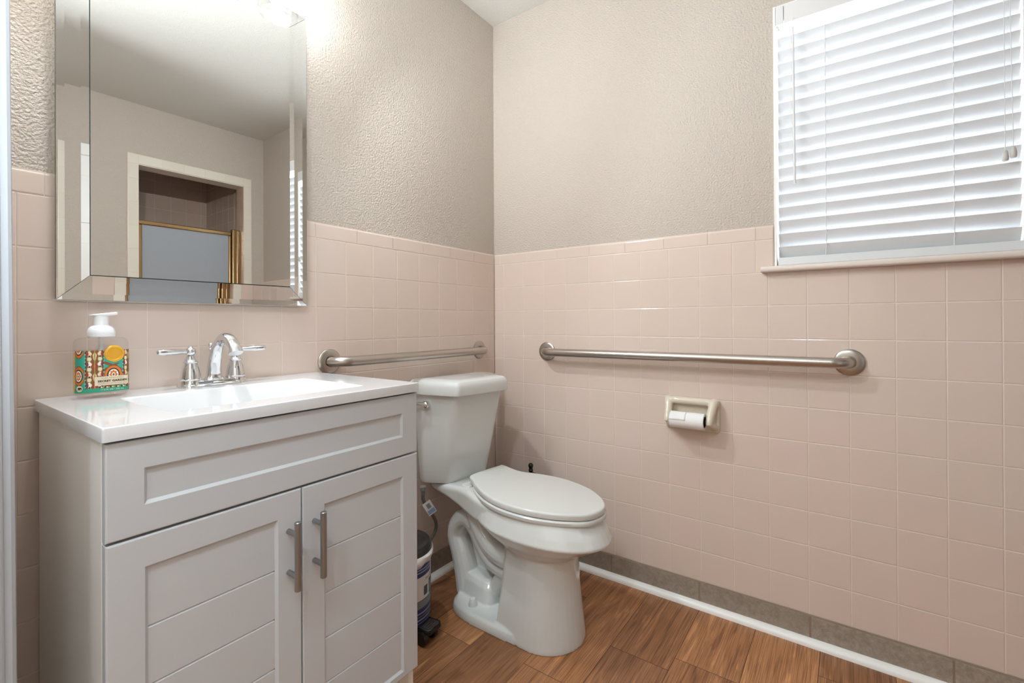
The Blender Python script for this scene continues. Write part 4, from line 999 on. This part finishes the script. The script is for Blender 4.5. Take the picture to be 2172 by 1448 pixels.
patch(SL, SR, T0, T0 + .0085, 'green', .0014)
for kk in range(16): ell(.0 + kk * .0030 - .0085, T0 + .0095, .0016, .0014, ('dark', 'cream', 'orange')[kk % 3], .0015, 8)
lab = mb.obj('printed_label', CMt, sp, label='patterned teal, orange and red paper label')
mb = MB(); patch(-.0165, .0395, .0265, .0450, 'cream', .0017); ell(-.0395, .0225, .0052, .0062, 'cream', .0017)
# small elephant mark
for ex, ey, a, b in ((-.0397, .0232, .0026, .0020), (-.0371, .0236, .0013, .0016), (-.0412, .0206, .0007, .0020), (-.0385, .0206, .0007, .0020), (-.0361, .0216, .0005, .0022)): ell(ex, ey, a, b, 'dark', .0019, 12)
lt = mb.obj('name_panel', CMt, None, label='cream name panel'); lt.parent = lab
def tx(name, body, size, c_, s0, t0, off, sx, sp_, bold=0.0): return text_mesh(name, body, size, CMt[CN.index(c_)], lambda a, b: wrap(s0 + a, t0 + b, off), lab, sx, sp_, bold)
tx('lettering', 'SECRET GARDEN', .0058, 'dark', .0125, .0352, .0019, 1.0, 1.10, .00028)
tx('lettering', 'MICHEL DESIGN WORKS', .0027, 'dark', .0120, .0414, .0019, 1.0, 1.25)
tx('lettering', 'FOAMING SHEA BUTTER HAND SOAP', .0027, 'brown', .0120, .0300, .0019, .98, 1.06)
tx('lettering', '17.8 FL OZ / 530 mL', .0040, 'white', .0120, T0 + .0042, .0017, 1.0, 1.1)
# gold wax seal
mb = MB(); n = 40
def sring(r, h, wob): return [wrap(.0155 + r * (1 + wob * .5 * math.sin(4 * a + .5) + wob * .5 * math.sin(7 * a)) * math.cos(a), .0920 + r * 1.05 * (1 + wob * .5 * math.sin(4 * a + .5) + wob * .5 * math.sin(7 * a)) * math.sin(a), h) for a in [2 * PI * k / n for k in range(n)]]
mb.loft([sring(.0168, .0008, .04), sring(.0165, .0020, .04), sring(.0152, .0026, .035), sring(.0136, .0036, .03), sring(.0122, .0034, .02), sring(.0112, .0020, .02), sring(.0100, .0019, .0), sring(.004, .0023, .0)])
mb.obj('gold_seal', mat('gold_seal_foil', rgb(238, 178, 58), .28, metal=.35, bump=(500, .3, .001)), sp, smooth=0.8)

# ------------------------------------------------------------------ shower door seen in the mirror
sdoor = thing('shower_door', 'brass framed shower door with obscure glass reflected in the mirror', 'shower door', (-.47, -2.45, 0.1))
mb = MB(); mb.box(-.770, -.205, -2.465, -2.435, 1.672, 1.700); mb.box(-.770, -.744, -2.465, -2.435, .12, 1.672); mb.box(-.222, -.205, -2.465, -2.435, .12, 1.672); mb.box(-.770, -.205, -2.465, -2.435, .12, .15)
mb.obj('door_frame', M['brass'], sdoor, bevel=0.006)
mb = MB(); mb.box(-.746, -.220, -2.453, -2.447, .14, 1.675); mb.obj('glass_panel', M['frosted'], sdoor)
mb = MB(); mb.box(-.203, -.1715, -2.472, -2.425, .10, 1.722); mb.box(-.171, -.1415, -2.465, -2.435, .10, 1.722); mb.obj('hinge_post', M['brass'], sdoor, bevel=0.008)
